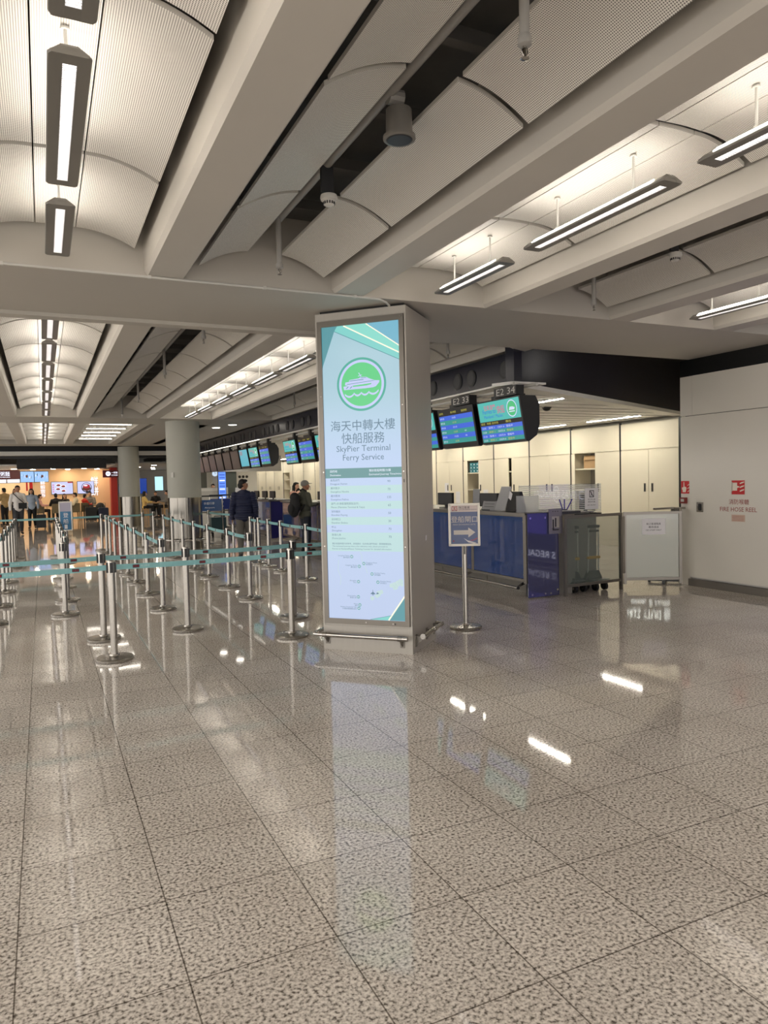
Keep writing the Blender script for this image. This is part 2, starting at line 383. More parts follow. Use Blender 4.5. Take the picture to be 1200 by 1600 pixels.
solo('surface_conduit', b, 'thin pale conduit clipped along the edge of the crossbeam', 'conduit', smooth=True)
for x, y, s in ((4.47, 20.4, 'left'), (4.68, 19.35, 'right')):
    b = MB(); b.lathe((x, y, 3.186), [(.12, 0), (.13, .006), (.13, .014)], LGREY, 24); b.lathe((x, y, 3.183), [(.10, 0), (.11, .004)], LAMPD, 24)
    solo('round_downlight', b, f'small round downlight beside the nearer white column, {s} one of two', 'downlight', 'pair of round downlights')
# ---------------------------------------------------------------- lit sign pillar
PL = Vector((2.385, 6.4802, 0)); PT = Vector((.69394, -.72003, 0)); PN = Vector((-.72003, -.69394, 0)); PZ = Vector((0, 0, 1)); PW, PD = .899, .725
def P(u, z, off=0): return PL+PT*u+PN*off+PZ*z
def pbox(mb, u0, u1, z0, z1, o0, o1, m):
    c = P((u0+u1)/2, (z0+z1)/2, (o0+o1)/2); mb.obox(c, PT*((u1-u0)/2), PN*((o1-o0)/2), PZ*((z1-z0)/2), m)
b = MB()
pbox(b, 0, PW, 0, 3.171, -PD, -.002, CLAD)
pbox(b, .03, PW-.03, 3.171, 3.2, -PD+.04, -.04, BLACK)  # black filler stands in for the shadow line between pillar and soffit
pbox(b, .0, .020, 0, 3.171, -.002, .004, CLAD); pbox(b, .884, PW, 0, 3.171, -.002, .004, CLAD)
pbox(b, .02, .884, 3.105, 3.171, -.002, .003, CLAD); pbox(b, .02, .884, 0, .235, -.002, .003, CLAD)
o = struct('sign_pillar', b)
WASH = pr('lightbox_print', (8, 8, 8), .2)
def wash():
    t = WASH.node_tree; n = t.nodes; l = t.links; b_ = n['Principled BSDF']
    g = n.new('ShaderNodeNewGeometry'); s = n.new('ShaderNodeSeparateXYZ'); l.new(g.outputs['Position'], s.inputs[0])
    mr = n.new('ShaderNodeMapRange'); mr.inputs[1].default_value = .3; mr.inputs[2].default_value = 3.05; l.new(s.outputs[2], mr.inputs[0])
    r = n.new('ShaderNodeValToRGB'); e = r.color_ramp.elements
    e[0].position = 0; e[0].color = lin((206, 222, 255))+(1,); e[1].position = 1; e[1].color = lin((182, 220, 232))+(1,)
    q = e.new(.55); q.color = lin((200, 222, 255))+(1,); q = e.new(.75); q.color = lin((188, 222, 238))+(1,)
    l.new(mr.outputs[0], r.inputs[0]); l.new(r.outputs[0], b_.inputs['Emission Color']); b_.inputs['Emission Strength'].default_value = .78
wash()
LB = thing('lightbox_sign', 'tall backlit ferry service sign on the grey pillar', 'illuminated sign', P(.45, .25, .01))
b = MB()
for u0, u1, z0, z1 in ((.022, .066, .255, 3.095), (.836, .880, .255, 3.095), (.066, .836, 3.042, 3.095), (.066, .836, .255, .305)): pbox(b, u0, u1, z0, z1, 0, .022, FRAME)
b.build('frame', LB)
b = MB()
for u, z in ((.05, 2.4), (.055, 1.69), (.045, .99), (.858, 3.07), (.858, 2.28), (.855, 1.68), (.855, .99), (.45, .28), (.72, .277)): b.tube([P(u, z, .022), P(u, z, .0245)], .006, CHROME, 10)
pbox(b, .853, .861, 1.58, 1.61, .022, .0235, BLACK); pbox(b, .735, .745, .268, .284, .022, .0235, BLACK)
b.build('screw', LB)
b = MB(); b.poly([P(.066, .305, .008), P(.836, .305, .008), P(.836, 3.042, .008), P(.066, 3.042, .008)], WASH); b.build('lit_panel', LB)
T_DK = lit('print_deep_teal', (88, 148, 156)); T_MD = lit('print_mid_teal', (128, 204, 198)); T_SK = lit('print_sky', (118, 178, 200)); T_GD = lit('print_gold_line', (240, 236, 214), 1.1)
T_RING = lit('print_ring_teal', (78, 168, 150)); T_LAV = lit('print_lavender', (206, 214, 255), .85); T_GRN = lit('print_green', (104, 216, 142), .85); T_INK = lit('print_slate_ink', (96, 126, 146), .9); T_BAR = lit('print_bar', (104, 156, 158), .8)
T_ROW = lit('print_row_green', (196, 230, 230), .82); T_LAND = lit('print_land', (192, 216, 216), .95); T_WHT = lit('print_white', (232, 240, 255), 1.0)
b = MB(); o1 = .0086
def lp(pts, m, off=o1): b.poly([P(u, z, off) for u, z in pts], m)
def line(u0, z0, u1, z1, wd, m, off=.0095):
    d = Vector((u1-u0, z1-z0)).normalized()*wd/2; lp([(u0-d.y, z0+d.x), (u0+d.y, z0-d.x), (u1+d.y, z1-d.x), (u1-d.y, z1+d.x)], m, off)
lp([(.066, 3.042), (.066, 2.66), (.072, 2.686), (.196, 2.998), (.225, 3.042)], T_DK)
lp([(.225, 3.042), (.196, 2.998), (.836, 2.69), (.836, 2.76), (.29, 3.042)], T_MD)
lp([(.29, 3.042), (.836, 2.75), (.836, 2.815), (.514, 3.042)], lit('print_pale_jade', (138, 214, 200)), .0088)
lp([(.514, 3.042), (.836, 2.812), (.836, 3.042)], T_SK, .0088)
line(.29, 3.04, .834, 2.752, .012, T_GD); line(.514, 3.04, .834, 2.815, .010, T_GD); line(.196, 2.996, .834, 2.69, .006, T_DK)
b.build('top_ribbon', LB); b = MB()
lp([(.836, .535), (.672, .307), (.836, .307)], T_DK); lp([(.672, .307), (.49, .307), (.70, .352)], T_MD); line(.672, .308, .834, .535, .014, T_GD); line(.49, .308, .70, .352, .004, T_DK)
b.build('bottom_ribbon', LB)
b = MB(); cu, cz = .456, 2.492
def disc(u, z, r0, r1, m, off, n=64):
    if r0 == 0: b.poly([P(u+r1*math.cos(2*math.pi*i/n), z+r1*math.sin(2*math.pi*i/n), off) for i in range(n)], m)
    else:
        vs = [P(u+r*math.cos(2*math.pi*i/n), z+r*math.sin(2*math.pi*i/n), off) for r in (r0, r1) for i in range(n)]
        b.add(vs, [(i, n+i, n+(i+1) % n, (i+1) % n) for i in range(n)], m)
disc(cu, cz, .224, .2455, T_RING, .009); disc(cu, cz, .2, .224, T_LAV, .009); disc(cu, cz, 0, .2, T_GRN, .009)
def bp(x, y): return (cu+(x-548)*.000534, cz-(y-605)*.000489)
def bpoly(pts, m, off=.0096): lp([bp(*p) for p in pts], m, off)
bpoly([(210, 630), (300, 618), (885, 556), (880, 592), (820, 662), (770, 678), (600, 688), (222, 694)], T_LAV)
bpoly([(240, 604), (250, 552), (318, 545), (326, 512), (506, 492), (540, 468), (640, 474), (700, 508), (800, 548), (885, 556), (300, 618)], T_LAV)
bpoly([(390, 622), (740, 596), (730, 618), (640, 636), (390, 646)], T_GRN, .0100)
for p in ([(330, 536), (332, 524), (590, 514), (592, 526)], [(276, 598), (280, 588), (760, 550), (800, 556)], [(530, 492), (548, 480), (636, 482), (650, 492)]): bpoly(p, T_DK, .0100)
for x in (280, 350): bpoly([(x-24, 672), (x+14, 634), (x+34, 634), (x-4, 672)], T_DK, .0100)
bpoly([(496, 388), (510, 384), (552, 458), (534, 462)], T_LAV); bpoly([(490, 446), (560, 426), (564, 436), (494, 458)], T_LAV)
wv = []
for a, c, d in ((235, 405, 18), (405, 545, 0), (545, 690, -14), (690, 866, -30)):
    for i in range(9):
        t_ = i/8; wv.append((a+(c-a)*t_, 748+d*(t_ if a > 235 else 1)*.9+58*4*t_*(1-t_)*.8))
bpoly(wv+[(x, y+36) for x, y in wv[::-1]], T_LAV)
b.build('ferry_emblem', LB)
b = MB()
def tx(s, u, z, size, m, align='l', off=.0092, width=None): b.text(s, P(u, z, off), PT, PZ, size, m, align, width)
tx('海天中轉大樓', .456, 2.076, .1085, T_INK, 'c'); tx('快船服務', .458, 1.958, .1085, T_INK, 'c')
tx('SkyPier Terminal', .457, 1.877, .080, T_INK, 'c', width=.537); tx('Ferry Service', .457, 1.795, .080, T_INK, 'c', width=.41)
b.build('title_lettering', LB)
b = MB()
lp([(.068, 1.632), (.834, 1.628), (.834, 1.722), (.068, 1.722)], T_BAR, .0088)
for i in range(8):
    z1 = 1.632-.0732*i
    if i % 2: lp([(.068, z1-.0732), (.834, z1-.0732), (.834, z1), (.068, z1)], T_ROW, .0088)
lp([(.068, .945), (.834, .945), (.834, 1.632-.0732*8), (.068, 1.632-.0732*8)], T_ROW, .0088)
tx('目的地', .116, 1.686, .026, T_WHT); tx('Destination', .116, 1.652, .024, T_WHT); tx('預計航程時間/分鐘', .512, 1.686, .026, T_WHT); tx('Estimated Journey Time/mins', .512, 1.652, .024, T_WHT, width=.315)
for i, (c_, e_, n_) in enumerate((('東莞虎門', 'Dongguan Humen', '90'), ('廣州南沙', 'Guangzhou Nansha', '70'), ('廣州琶洲', 'Guangzhou Pazhou', '135'), ('澳門 (外港客運碼頭及氹仔)', 'Macao (Maritime Terminal & Taipa)', '65'), ('深圳福永', 'Shenzhen Fuyong', '50'), ('深圳蛇口', 'Shenzhen Shekou', '30'), ('中山', 'Zhongshan', '70'), ('珠海九洲', 'Zhuhai Jiuzhou', '70'))):
    z1 = 1.632-.0732*i
    tx(c_, .116, z1-.030, .024, T_INK); tx(e_, .116, z1-.062, .024, T_INK); tx(n_, .705, z1-.048, .030, T_INK, 'c')
tx('預計航程時間只供參考，詳情請向（往內地/澳門快船）票務櫃檯查詢。', .118, 1.008, .0195, T_INK, width=.60)
tx('The estimated journey time is for reference only, please proceed to', .118, .985, .019, T_INK, width=.56); tx("Ferries to Mainland/Macao Ticketing Counter for detailed information.", .118, .960, .019, T_INK, width=.60)
b.build('timetable', LB)
b = MB(); rng = random.Random(4)
for i in range(70):
    u = .50+.33*rng.random(); z = .50+.19*rng.random()
    if (u-.50)*.55+.50 > z+.02 or z > .53+(u-.5)*.5: continue
    r = .010+.022*rng.random(); lp([(min(.834, u+r*(.6+.6*rng.random())*math.cos(a)), z+r*(.6+.6*rng.random())*math.sin(a)) for a in [k*math.pi/4 for k in range(8)]], T_LAND, .0086)
for pts in (((.40, .94), (.42, .90), (.415, .86), (.45, .80), (.47, .74)), ((.18, .86), (.17, .76), (.2, .7), (.19, .62))):
    if len(b.v): b.build('map_land', LB)
    b = MB()
    for p, q in zip(pts, pts[1:]): line(*p, *q, .004, T_LAND, .0088)
    b.build('map_river', LB); b = MB()
for u, z, s, e_, c_ in ((.315, .893, 'r', 'Guangzhou Pazhou', '廣州琶洲'), (.390, .803, 'r', 'Guangzhou Nansha', '廣州南沙'), (.436, .830, 'l', 'Dongguan Humen', '東莞虎門'), (.516, .734, 'l', 'Shenzhen Fuyong', '深圳福永'), (.378, .659, 'r', 'Zhongshan', '中山'), (.573, .659, 'l', 'Shenzhen Shekou', '深圳蛇口'), (.373, .515, 'r', 'Zhuhai Jiuzhou', '珠海九洲'), (.386, .440, 'r', 'Macao', '澳門'), (.375, .408, 'r', 'Maritime Terminal & Taipa', '外港客運碼頭及氹仔')):
    b = MB(); disc(u, z, .011, .0155, T_RING, .0092, 24); disc(u, z, 0, .0085, T_INK, .0092, 20); lp([(u-.008, z-.003), (u+.008, z-.003), (u+.006, z+.003), (u-.006, z+.003)], T_WHT, .0098)
    d = .022 if s == 'l' else -.022; tx(e_, u+d, z+.004, .0155, T_INK, s); tx(c_, u+d, z-.014, .0165, T_INK, s); b.build('ferry_stop', LB)
b = MB()
for p in ([(.519, .585), (.523, .585), (.524, .535), (.518, .535)], [(.521, .568), (.545, .550), (.545, .546), (.497, .546), (.497, .550)], [(.521, .545), (.531, .537), (.511, .537)], [(.555, .545), (.582, .552), (.57, .562), (.558, .560)]): lp(p, T_INK, .0095)
b.build('airport_mark', LB)
b = MB()
for u in (.235, .60): pbox(b, u-.0, u+.004, 2.885, 2.89, .0086, .009, T_WHT)
b = MB()    # small white sticker on the pillar side
S0 = P(PW, 0, 0)
def PS(d, z, off=0): return PL+PT*(PW+off)-PN*d+PZ*z
b.poly([PS(.44, 1.01, .002), PS(.475, 1.01, .002), PS(.485, 1.06, .002), PS(.45, 1.06, .002)], PAPER); solo('torn_sticker', b, 'small torn white sticker on the right side of the sign pillar', 'sticker')
RL = thing('bumper_rail', 'low tubular steel bumper rail around the foot of the sign pillar', 'rail', P(.45, .1, .08))
zr, of = .155, .075
front = [P(-.06, zr, -.03), P(-.075, zr, .03), P(-.06, zr, of*.9), P(-.02, zr, of), P(.43, zr, of), P(.875, zr, of)]
side = [PS(.10, zr, of), PS(.60, zr, of), PS(.66, zr, of+.006), PS(.70, zr, of), PS(.72, zr, of-.03), PS(.725, zr, .0)]
left = [PL+PT*-.075-PN*d+PZ*zr for d in (.03, .35, .69)]
for pts in (front, side, left):
    b = MB(); b.tube(pts, .0215, CHROME, 14); b.build('rail_tube', RL, True)
for c, ax, sd in ((P(.045, 0, 0), PN, PT), (P(.80, 0, 0), PN, PT), (PS(.09, 0, 0), PT, PN), (PS(.42, 0, 0), PT, PN), (PS(.66, 0, 0), PT, PN)):
    b = MB(); b.obox(c+PZ*.11+ax*.004, sd*.022, ax*.004, PZ*.055, FRAME)
    b.prism([(0, .06), (of, zr-.022), (of, zr-.006), (.008, zr), (0, zr)], lambda a, z, w_: c+ax*a+PZ*z+sd*w_, -.006, .006, FRAME)
    b.tube([c+PZ*zr+ax*of-sd*.02, c+PZ*zr+ax*of+sd*.02], .026, STEEL, 12); b.build('rail_bracket', RL, True)

# ---------------------------------------------------------------- belt stanchions
BELT = noisy('teal_belt', (128, 180, 184), (140, 192, 194), 14, .65); BELTL = pr('belt_print_white', (190, 214, 214), .6); CKSR = pr('belt_red', (190, 40, 50), .6); CKSK = pr('belt_dark', (40, 36, 44), .6)
def stanchion_proto():
    t = thing('belt_stanchion', 'x', 'barrier post', (0, 0, 0), 'belt barrier posts', world=False)
    b = MB(); b.lathe((0, 0, 0), [(.158, 0), (.168, .004), (.170, .026), (.160, .036), (.10, .041), (.045, .046), (.040, .060)], STEEL, 40); b.build('base', t, True)
    b = MB(); b.lathe((0, 0, 0), [(.031, .055), (.031, .80), (.033, .802), (.033, .815)], STEEL, 24); b.build('pole', t, True)
    b = MB()
    for k in range(4):
        a = k*math.pi/2; b.obox((.034*math.cos(a), .034*math.sin(a), .860), (.009*math.cos(a), .009*math.sin(a), 0), (-.015*math.sin(a), .015*math.cos(a), 0), (0, 0, .047), BLACK)
    b.lathe((0, 0, .812), [(.0335, 0), (.0335, .098), (.030, .112), (.012, .116)], STEEL, 24); b.build('cassette_head', t, True)
    return t
ST = stanchion_proto(); _stn = [0]
def stanchion(x, y, label):
    if _stn[0] == 0:
        _stn[0] = 1; ST.location = (x, y, 0); ST['label'] = label; return ST
    return dup(ST, (x, y, 0), label)
ST_LIST = []
def belt(t, a, c, logos=True, sag=.012, z=.862):
    a, c = Vector((a[0], a[1], 0)), Vector((c[0], c[1], 0)); d = (c-a); L = d.length; d.normalize(); nrm = Vector((d.y, -d.x, 0))
    if nrm.dot(-(a+c)/2) < 0: nrm = -nrm
    n = 10; hb = .024; r = .042; mb = MB()
    def at(s, off=0, dz=0): return a+d*s+nrm*off+Vector((0, 0, z-sag*4*(s/L)*(1-s/L)+dz))
    vs = []
    for i in range(n+1):
        s = r+(L-2*r)*i/n
        vs += [at(s, .0008, -hb), at(s, .0008, hb), at(s, -.0008, -hb), at(s, -.0008, hb)]
    fs = []
    for i in range(n):
        p, q = 4*i, 4*i+4; fs += [(p, q, q+1, p+1), (p+2, p+3, q+3, q+2), (p, p+2, q+2, q), (p+1, q+1, q+3, p+3)]
    mb.add(vs, fs, BELT)
    ob = MB.build(mb, 'belt', t, False)
    if logos:
        U = d if nrm.cross(Vector((0, 0, 1))).dot(d) < 0 else -d
        s = .22
        while s < L-.15:
            lg = MB()
            for sg in (1, -1):
                UU = U*sg; o_ = at(s, .0014*sg)
                lg.obox(o_, UU*.030, nrm*.0003, (0, 0, .014), CKSK)
                lg.text('CKS', o_+nrm*(.0006*sg)-UU*.025+Vector((0, 0, -.009)), UU, Vector((0, 0, 1)), .027, CKSR, width=.05)
                lg.text('珠江客運', o_+nrm*(.0002*sg)+UU*.042+Vector((0, 0, -.007)), UU, Vector((0, 0, 1)), .020, BELTL)
            s += .62; lg.build('belt_logo', ob, False, t.location)
    return ob
rows = {}
def lane(xs_ys, name, close=True):
    prev = None
    for i, (x, y) in enumerate(xs_ys):
        lab = f'steel belt post, {ORD[i+1]} from the front, {name}'
        t = stanchion(x, y, lab)
        if prev is not None: pend.append((prev[0], prev[1], (x, y)))
        prev = (t, (x, y))
pend = []
def cordon(pts, labels, y):
    prev = None
    for (x, yy), l in zip(pts, labels):
        t = stanchion(x, yy, l)
        if prev is not None: pend.append((prev[0], prev[1], (x, yy)))
        prev = (t, (x, yy))
cordon([(-1.22, 7.08), (.541, 7.07), (2.284, 7.157), (3.55, 7.25)], ['steel belt post of the front cordon just outside the left edge of the picture', 'steel belt post nearest the camera, alone at front left of the cordon', 'steel belt post of the front cordon beside the left edge of the sign pillar', 'steel belt post of the front cordon hidden behind the sign pillar'], 7)
cordon([(-1.2, 8.1), (.521, 8.057), (1.39, 8.098), (2.631, 8.141), (3.62, 8.16)], ['steel belt post of the second cordon just outside the left edge of the picture', 'leaning-looking steel belt post just behind the front left post of the cordon', 'steel belt post standing alone in the middle of the second cordon', 'steel belt post right behind the one beside the sign pillar', 'steel belt post of the second cordon hidden behind the sign pillar'], 8)
YS = [9.68, 11.1, 12.57, 13.85, 15.1, 16.4, 17.6, 18.6]
lane([(-.6, y) for y in YS], 'lane at the picture left edge')
lane([(.20, 9.887)]+[(.26+.005*(i % 2), y) for i, y in enumerate(YS[1:])], 'lane towards the two dining screens')
lane([(1.35, y) for y in [9.63]+YS[1:]], 'lane to the farther white column')
lane([(2.55, y) for y in [9.83]+YS[1:7]], 'lane to the nearer white column')
lane([(3.86, y) for y in (9.8, 11.2, 12.6, 13.4, 14.08, 14.7)], 'lane nearest the check-in counters')
far = [(-1.5, 19.6), (1.31, 19.57), (2.3, 19.5), (2.62, 19.9)]
cordon(far, ['steel belt post of the far cordon outside the left edge of the picture', 'lone steel belt post of the far cordon standing before the orange wall', 'steel belt post of the far cordon just left of the nearer white column', 'steel belt post at the left outline of the nearer white column'], 19)
cordon([(3.95, 19.3), (4.12, 17.3), (4.6, 17.1)], ['steel belt post beside the luggage trolley, right of the nearer white column', 'steel belt post in front of the luggage trolley with the blue panel', 'steel belt post just left of the man in the navy jacket'], 19)
SC.view_layers[0].update()
for t, a, c in pend: 
    t['_w'] = 1
    belt(t, a, c, logos=(a[1] < 12))
# ---- floor-standing notices
def notice_stand(x, y, rot_u, w_, h_, zc, label, art, polez, lean=0):
    t = thing('sign_stand', label, 'sign stand', (x, y, 0)); U = Vector((rot_u[0], rot_u[1], 0)).normalized(); N = Vector((U.y, -U.x, 0))
    if N.y > 0: N = -N
    b = MB(); b.lathe((x, y, 0), [(.158, 0), (.168, .004), (.170, .024), (.160, .034), (.10, .039), (.04, .044), (.034, .06)], STEEL, 40); b.build('base', t, True)
    b = MB(); b.lathe((x, y, 0), [(.028, .05), (.028, polez)], STEEL, 22); b.build('pole', t, True)
    b = MB(); b.obox(Vector((x, y, polez-.06))+N*.028, U*.006, N*.003, (0, 0, .05), BLACK); b.build('pole_slot', t)
    c = Vector((x, y, zc)); Z = Vector((0, 0, 1))
    b = MB()
    for du, dz, hu, hz in ((-w_/2+.008, 0, .012, h_/2), (w_/2-.008, 0, .012, h_/2), (0, h_/2-.008, w_/2, .012), (0, -h_/2+.008, w_/2, .012)): b.obox(c+U*du+Z*dz+N*.03, U*hu, N*.010, Z*hz, LGREYM)
    b.build('frame', t)
    b = MB(); b.obox(c+N*.030, U*(w_/2-.012), N*.003, Z*(h_/2-.012), PAPER); b.build('backboard', t)
    b = MB(); art(b, lambda u, z, o=0: c+U*u+Z*z+N*(.0345+o), U, Z); b.build('printed_notice', t)
    return t
LGREYM = pr('pale_metal_frame', (178, 172, 162), .35, .6)
SLATE = noisy('notice_slate_blue', (88, 102, 144), (102, 116, 158), 5, .35); PINKW = pr('notice_pinkish_white', (226, 212, 210), .5); ARROWW = pr('notice_white', (226, 218, 212), .5)
def art1(b, q, U, Z):
    b.poly([q(-.142, -.212), q(.142, -.212), q(.142, .136), q(-.142, .136)], SLATE); b.poly([q(-.142, .136), q(.142, .136), q(.142, .212), q(-.142, .212)], PINKW)
    b.text('CKS', q(-.132, .152, .0008), U, Z, .066, RED, width=.062); b.poly([q(-.132, .147, .0006), q(-.072, .147, .0006), q(-.072, .151, .0006), q(-.132, .151, .0006)], INK)
    b.text('珠江客運', q(-.055, .172, .0008), U, Z, .027, INK, width=.115); b.text('CHU KONG PASSENGER TRANSPORT', q(-.055, .155, .0008), U, Z, .014, INK, width=.19)
    b.text('登船閘口', q(-.138, .030, .0008), U, Z, .073, ARROWW, width=.276); b.text('FERRY BOARDING GATE', q(-.118, -.004, .0008), U, Z, .017, ARROWW, width=.236)
    b.poly([q(-.112, -.105, .0008), q(.042, -.105, .0008), q(.042, -.136, .0008), q(.116, -.082, .0008), q(.042, -.030, .0008), q(.042, -.058, .0008), q(-.112, -.058, .0008)], ARROWW)
    b.poly([q(-.01, -.140, .0008), q(.03, -.165, .0008), q(.13, -.196, .0008), q(.10, -.203, .0008), q(.04, -.188, .0008)], PAPER)
    b.poly([q(.05, -.166, .0008), q(.09, -.172, .0008), q(.138, -.15, .0008), q(.138, -.138, .0008), q(.09, -.16, .0008)], pr('notice_rose', (176, 96, 120), .5))
    b.poly([q(-.12, -.178, .0008), q(-.108, -.178, .0008), q(-.108, -.166, .0008), q(-.12, -.166, .0008)], RED)
notice_stand(4.028, 6.566, (.885, -.466), .325, .445, 1.113, 'steel-poled notice board with a white arrow, right of the sign pillar', art1, .91)
def art2(b, q, U, Z):
    b.poly([q(-.12, -.30), q(.12, -.30), q(.12, .10), q(-.12, .10)], pr('notice_teal_blue', (52, 116, 160), .4)); b.poly([q(-.12, .10), q(.12, .10), q(.12, .30), q(-.12, .30)], pr('notice_lilac_grey', (176, 172, 190), .5))
    b.text('登', q(-.05, -.02, .001), U, Z, .11, PAPER); b.text('船', q(-.05, -.15, .001), U, Z, .11, PAPER); b.poly([q(-.03, -.27, .001), q(.03, -.27, .001), q(.03, -.18, .001), q(-.03, -.18, .001)], PAPER)
notice_stand(.43, 16.9, (.97, -.24), .26, .62, 1.0, 'distant notice board in lilac and teal blue amid the belt lanes', art2, .72)
# ---------------------------------------------------------------- fire hose wall on the right
WX = 8.3
b = MB()
b.box(WX+.04, WX+.6, -5, 7.53, 0, .12, LGREY); b.box(WX+.03, WX+.6, -5, 7.52, .12, 3.2, DARKG)
b.box(WX, WX+.03, 5.2, 7.43, .125, 2.405, WALLW); b.box(WX, WX+.03, 3.0, 5.19, .125, 2.405, WALLW); b.box(WX, WX+.03, -5, 2.99, .125, 2.405, WALLW)
b.box(WX, WX+.03, 4.6, 7.375, 2.413, 2.965, WALLW); b.box(WX, WX+.03, -5, 4.59, 2.413, 2.965, WALLW)
b.box(WX+.006, WX+.03, 7.383, 7.59, 2.413, 2.965, WALLW); b.box(WX+.012, WX+.6, 7.433, 7.59, .0, 2.405, WALLW); b.box(WX+.02, WX+.6, -5, 7.6, 2.97, 3.2, BLACK)
struct('wall_right', b)
b = MB(); b.poly([(8.9, 7.59, 0), (12.2, 10.45, 0), (12.2, 10.45, 3.95), (8.9, 7.59, 3.95)], WALLW); struct('wall_right_return', b)
b = MB(); b.box(WX-.02, WX+.04, -5, 7.44, 0, .10, noisy('dark_skirting', (104, 98, 90), (112, 106, 98), 3, .5)); struct('baseboard_right', b)
def wsign(y0, y1, z0, z1, m, d=.004, mb=None):
    b = mb or MB(); b.box(WX-d, WX, y0, y1, z0, z1, m); return b
UY, UZ = Vector((0, -1, 0)), Vector((0, 0, 1))
ICON = pr('icon_cream', (232, 220, 205), .5)
def wpoly(b, pts, m, x=WX-.005): b.poly([(x, y, z) for y, z in pts], m)
b = wsign(6.535, 6.73, 1.305, 1.49, RED)
yl = 6.73
def ip(b, pts, y0, z0, m=ICON, x=WX-.0052): wpoly(b, [(y0-a, z0+c) for a, c in pts], m, x)
ip(b, [(.005, .155), (.085, .155), (.085, .05), (.005, .05)], yl, 1.305); ip(b, [(.0, .165), (.012, .165), (.012, .04), (0, .04)], yl, 1.305); ip(b, [(.085, .115), (.12, .105), (.12, .095), (.085, .085)], yl, 1.305)
for z, dz in ((.15, .02), (.10, 0), (.05, -.012)): ip(b, [(.12, z-.004), (.15, z+.012), (.19, z+.02), (.19, z+.008), (.155, z-.006), (.13, z-.014)], yl, 1.305)
solo('fire_hose_pictogram', b, 'square red fire hose pictogram on the white wall', 'safety sign')
b = MB(); X_ = WX-.002
b.text('消防喉轆', (X_, 6.775, 1.178), UY, UZ, .076, DRED, width=.305); b.text('FIRE HOSE REEL', (X_, 6.915, 1.078), UY, UZ, .082, DRED, width=.56)
solo('wall_lettering', b, 'dark red fire hose reel lettering in two scripts on the white wall', 'lettering')
b = wsign(6.53, 6.735, .945, 1.035, pr('faded_pink_notice', (206, 178, 160), .6), .002)
for i in range(4): b.box(WX-.0026, WX-.002, 6.55, 6.72, .958+.019*i, .961+.019*i, DRED)
solo('faded_notice', b, 'small faded pinkish notice under the fire hose lettering', 'notice')
t = thing('recessed_pull', 'small recessed steel pull on the white hose panel edge', 'door pull', (WX-.004, 7.245, 1.06))
b = MB(); b.box(WX-.006, WX, 7.19, 7.30, 1.055, 1.19, STEEL); b.build('plate', t); b = MB(); b.box(WX-.0075, WX-.005, 7.215, 7.272, 1.075, 1.17, BLACK); b.box(WX-.010, WX-.0074, 7.235, 7.25, 1.085, 1.16, DARKG); b.build('cup', t)
b = MB(); b.box(WX+.008, WX+.012, 7.44, 7.585, 1.31, 1.49, RED)
def ap(pts, m=ICON): wpoly(b, [(7.585-a, 1.31+c) for a, c in pts], m, WX+.0068)
ap([(.03, .02), (.085, .02), (.10, .08), (.085, .10), (.03, .09)]); ap([(.045, .09), (.062, .09), (.058, .165), (.046, .165)]); ap([(.02, .06), (.03, .05), (.03, .09), (.018, .085)])
for z in (.03, .075, .12): ap([(.115, z), (.145, z+.02), (.145, z+.008), (.118, z-.01)])
solo('fire_alarm_pictogram', b, 'red pressing-hand fire alarm pictogram at the wall corner', 'safety sign')
t = thing('fire_call_point', 'dark red break-glass call point under the pressing-hand sign', 'fire call point', (WX-.01, 7.53, 1.17))
b = MB(); b.box(WX-.03, WX+.012, 7.475, 7.575, 1.17, 1.255, pr('call_point_red', (128, 44, 40), .4)); b.build('case', t); b = MB(); b.box(WX-.033, WX-.03, 7.50, 7.555, 1.195, 1.235, LGREY); b.build('glass_plate', t)

# ---------------------------------------------------------------- navy bulkhead, slatted soffit
FX = 5.37
b = MB()
b.box(FX, FX+.12, 7.5, 44, 2.8, 3.17, NAVY)
dv = Vector((11.75-5.37, 10.5-7.5, 0)).normalized(); dn = Vector((-dv.y, dv.x, 0))
c = (Vector((5.37, 7.5, 2.97))+Vector((11.75, 10.5, 2.97)))/2; Ld = (Vector((11.75, 10.5, 0))-Vector((5.37, 7.5, 0))).length
b.obox(c+dn*.06+Vector((0, 0, .515)), dv*(Ld/2), dn*.06, (0, 0, .685), NAVY)
struct('trim_1', b)
b = MB(); b.poly([(5.30, 7.46, 3.9), (12.4, 7.46, 3.9), (12.4, 44, 3.9), (5.30, 44, 3.9)], CONC); struct('ceiling_upper', b)
b = MB(); W2 = Vector((0, 0, 1))
b.box(FX, FX+.5, 7.51, 44, 2.775, 2.80, WHITE); b.obox(c+dn*.16-Vector((0, 0, .190)), dv*(Ld/2), dn*.16, (0, 0, .020), WHITE); b.obox(c+dn*.01-Vector((0, 0, .20)), dv*(Ld/2), dn*.012, (0, 0, .03), WHITE)
struct('trim_2', b)
b = MB(); y = 7.9
while y < 43.5:
    xr = min(11.72, 5.87+(y-7.9)*2.03) if y < 10.8 else 11.72
    if xr > 5.95: b.box(5.87, xr, y-.17, y+.17, 2.785, 2.83, WHITE)
    y += .47
b.poly([(5.5, 7.75, 2.9), (11.9, 10.75, 2.9), (11.9, 44, 2.9), (5.5, 44, 2.9)], DECK); struct('ceiling_slats', b)
nz = thing('air_nozzle', 'round black air nozzle in the navy fascia over the check-in counters', 'air vent', (FX-.01, 8, 2.965), 'air nozzles in the fascia', world=False)
b = MB(); b.tube([(0, 0, 0), (.02, 0, 0)], .112, BLACK, 28); b.build('ring', nz); b = MB(); b.tube([(-.004, 0, 0), (.004, 0, 0)], .085, DARKG, 24); b.build('core', nz)
first = True
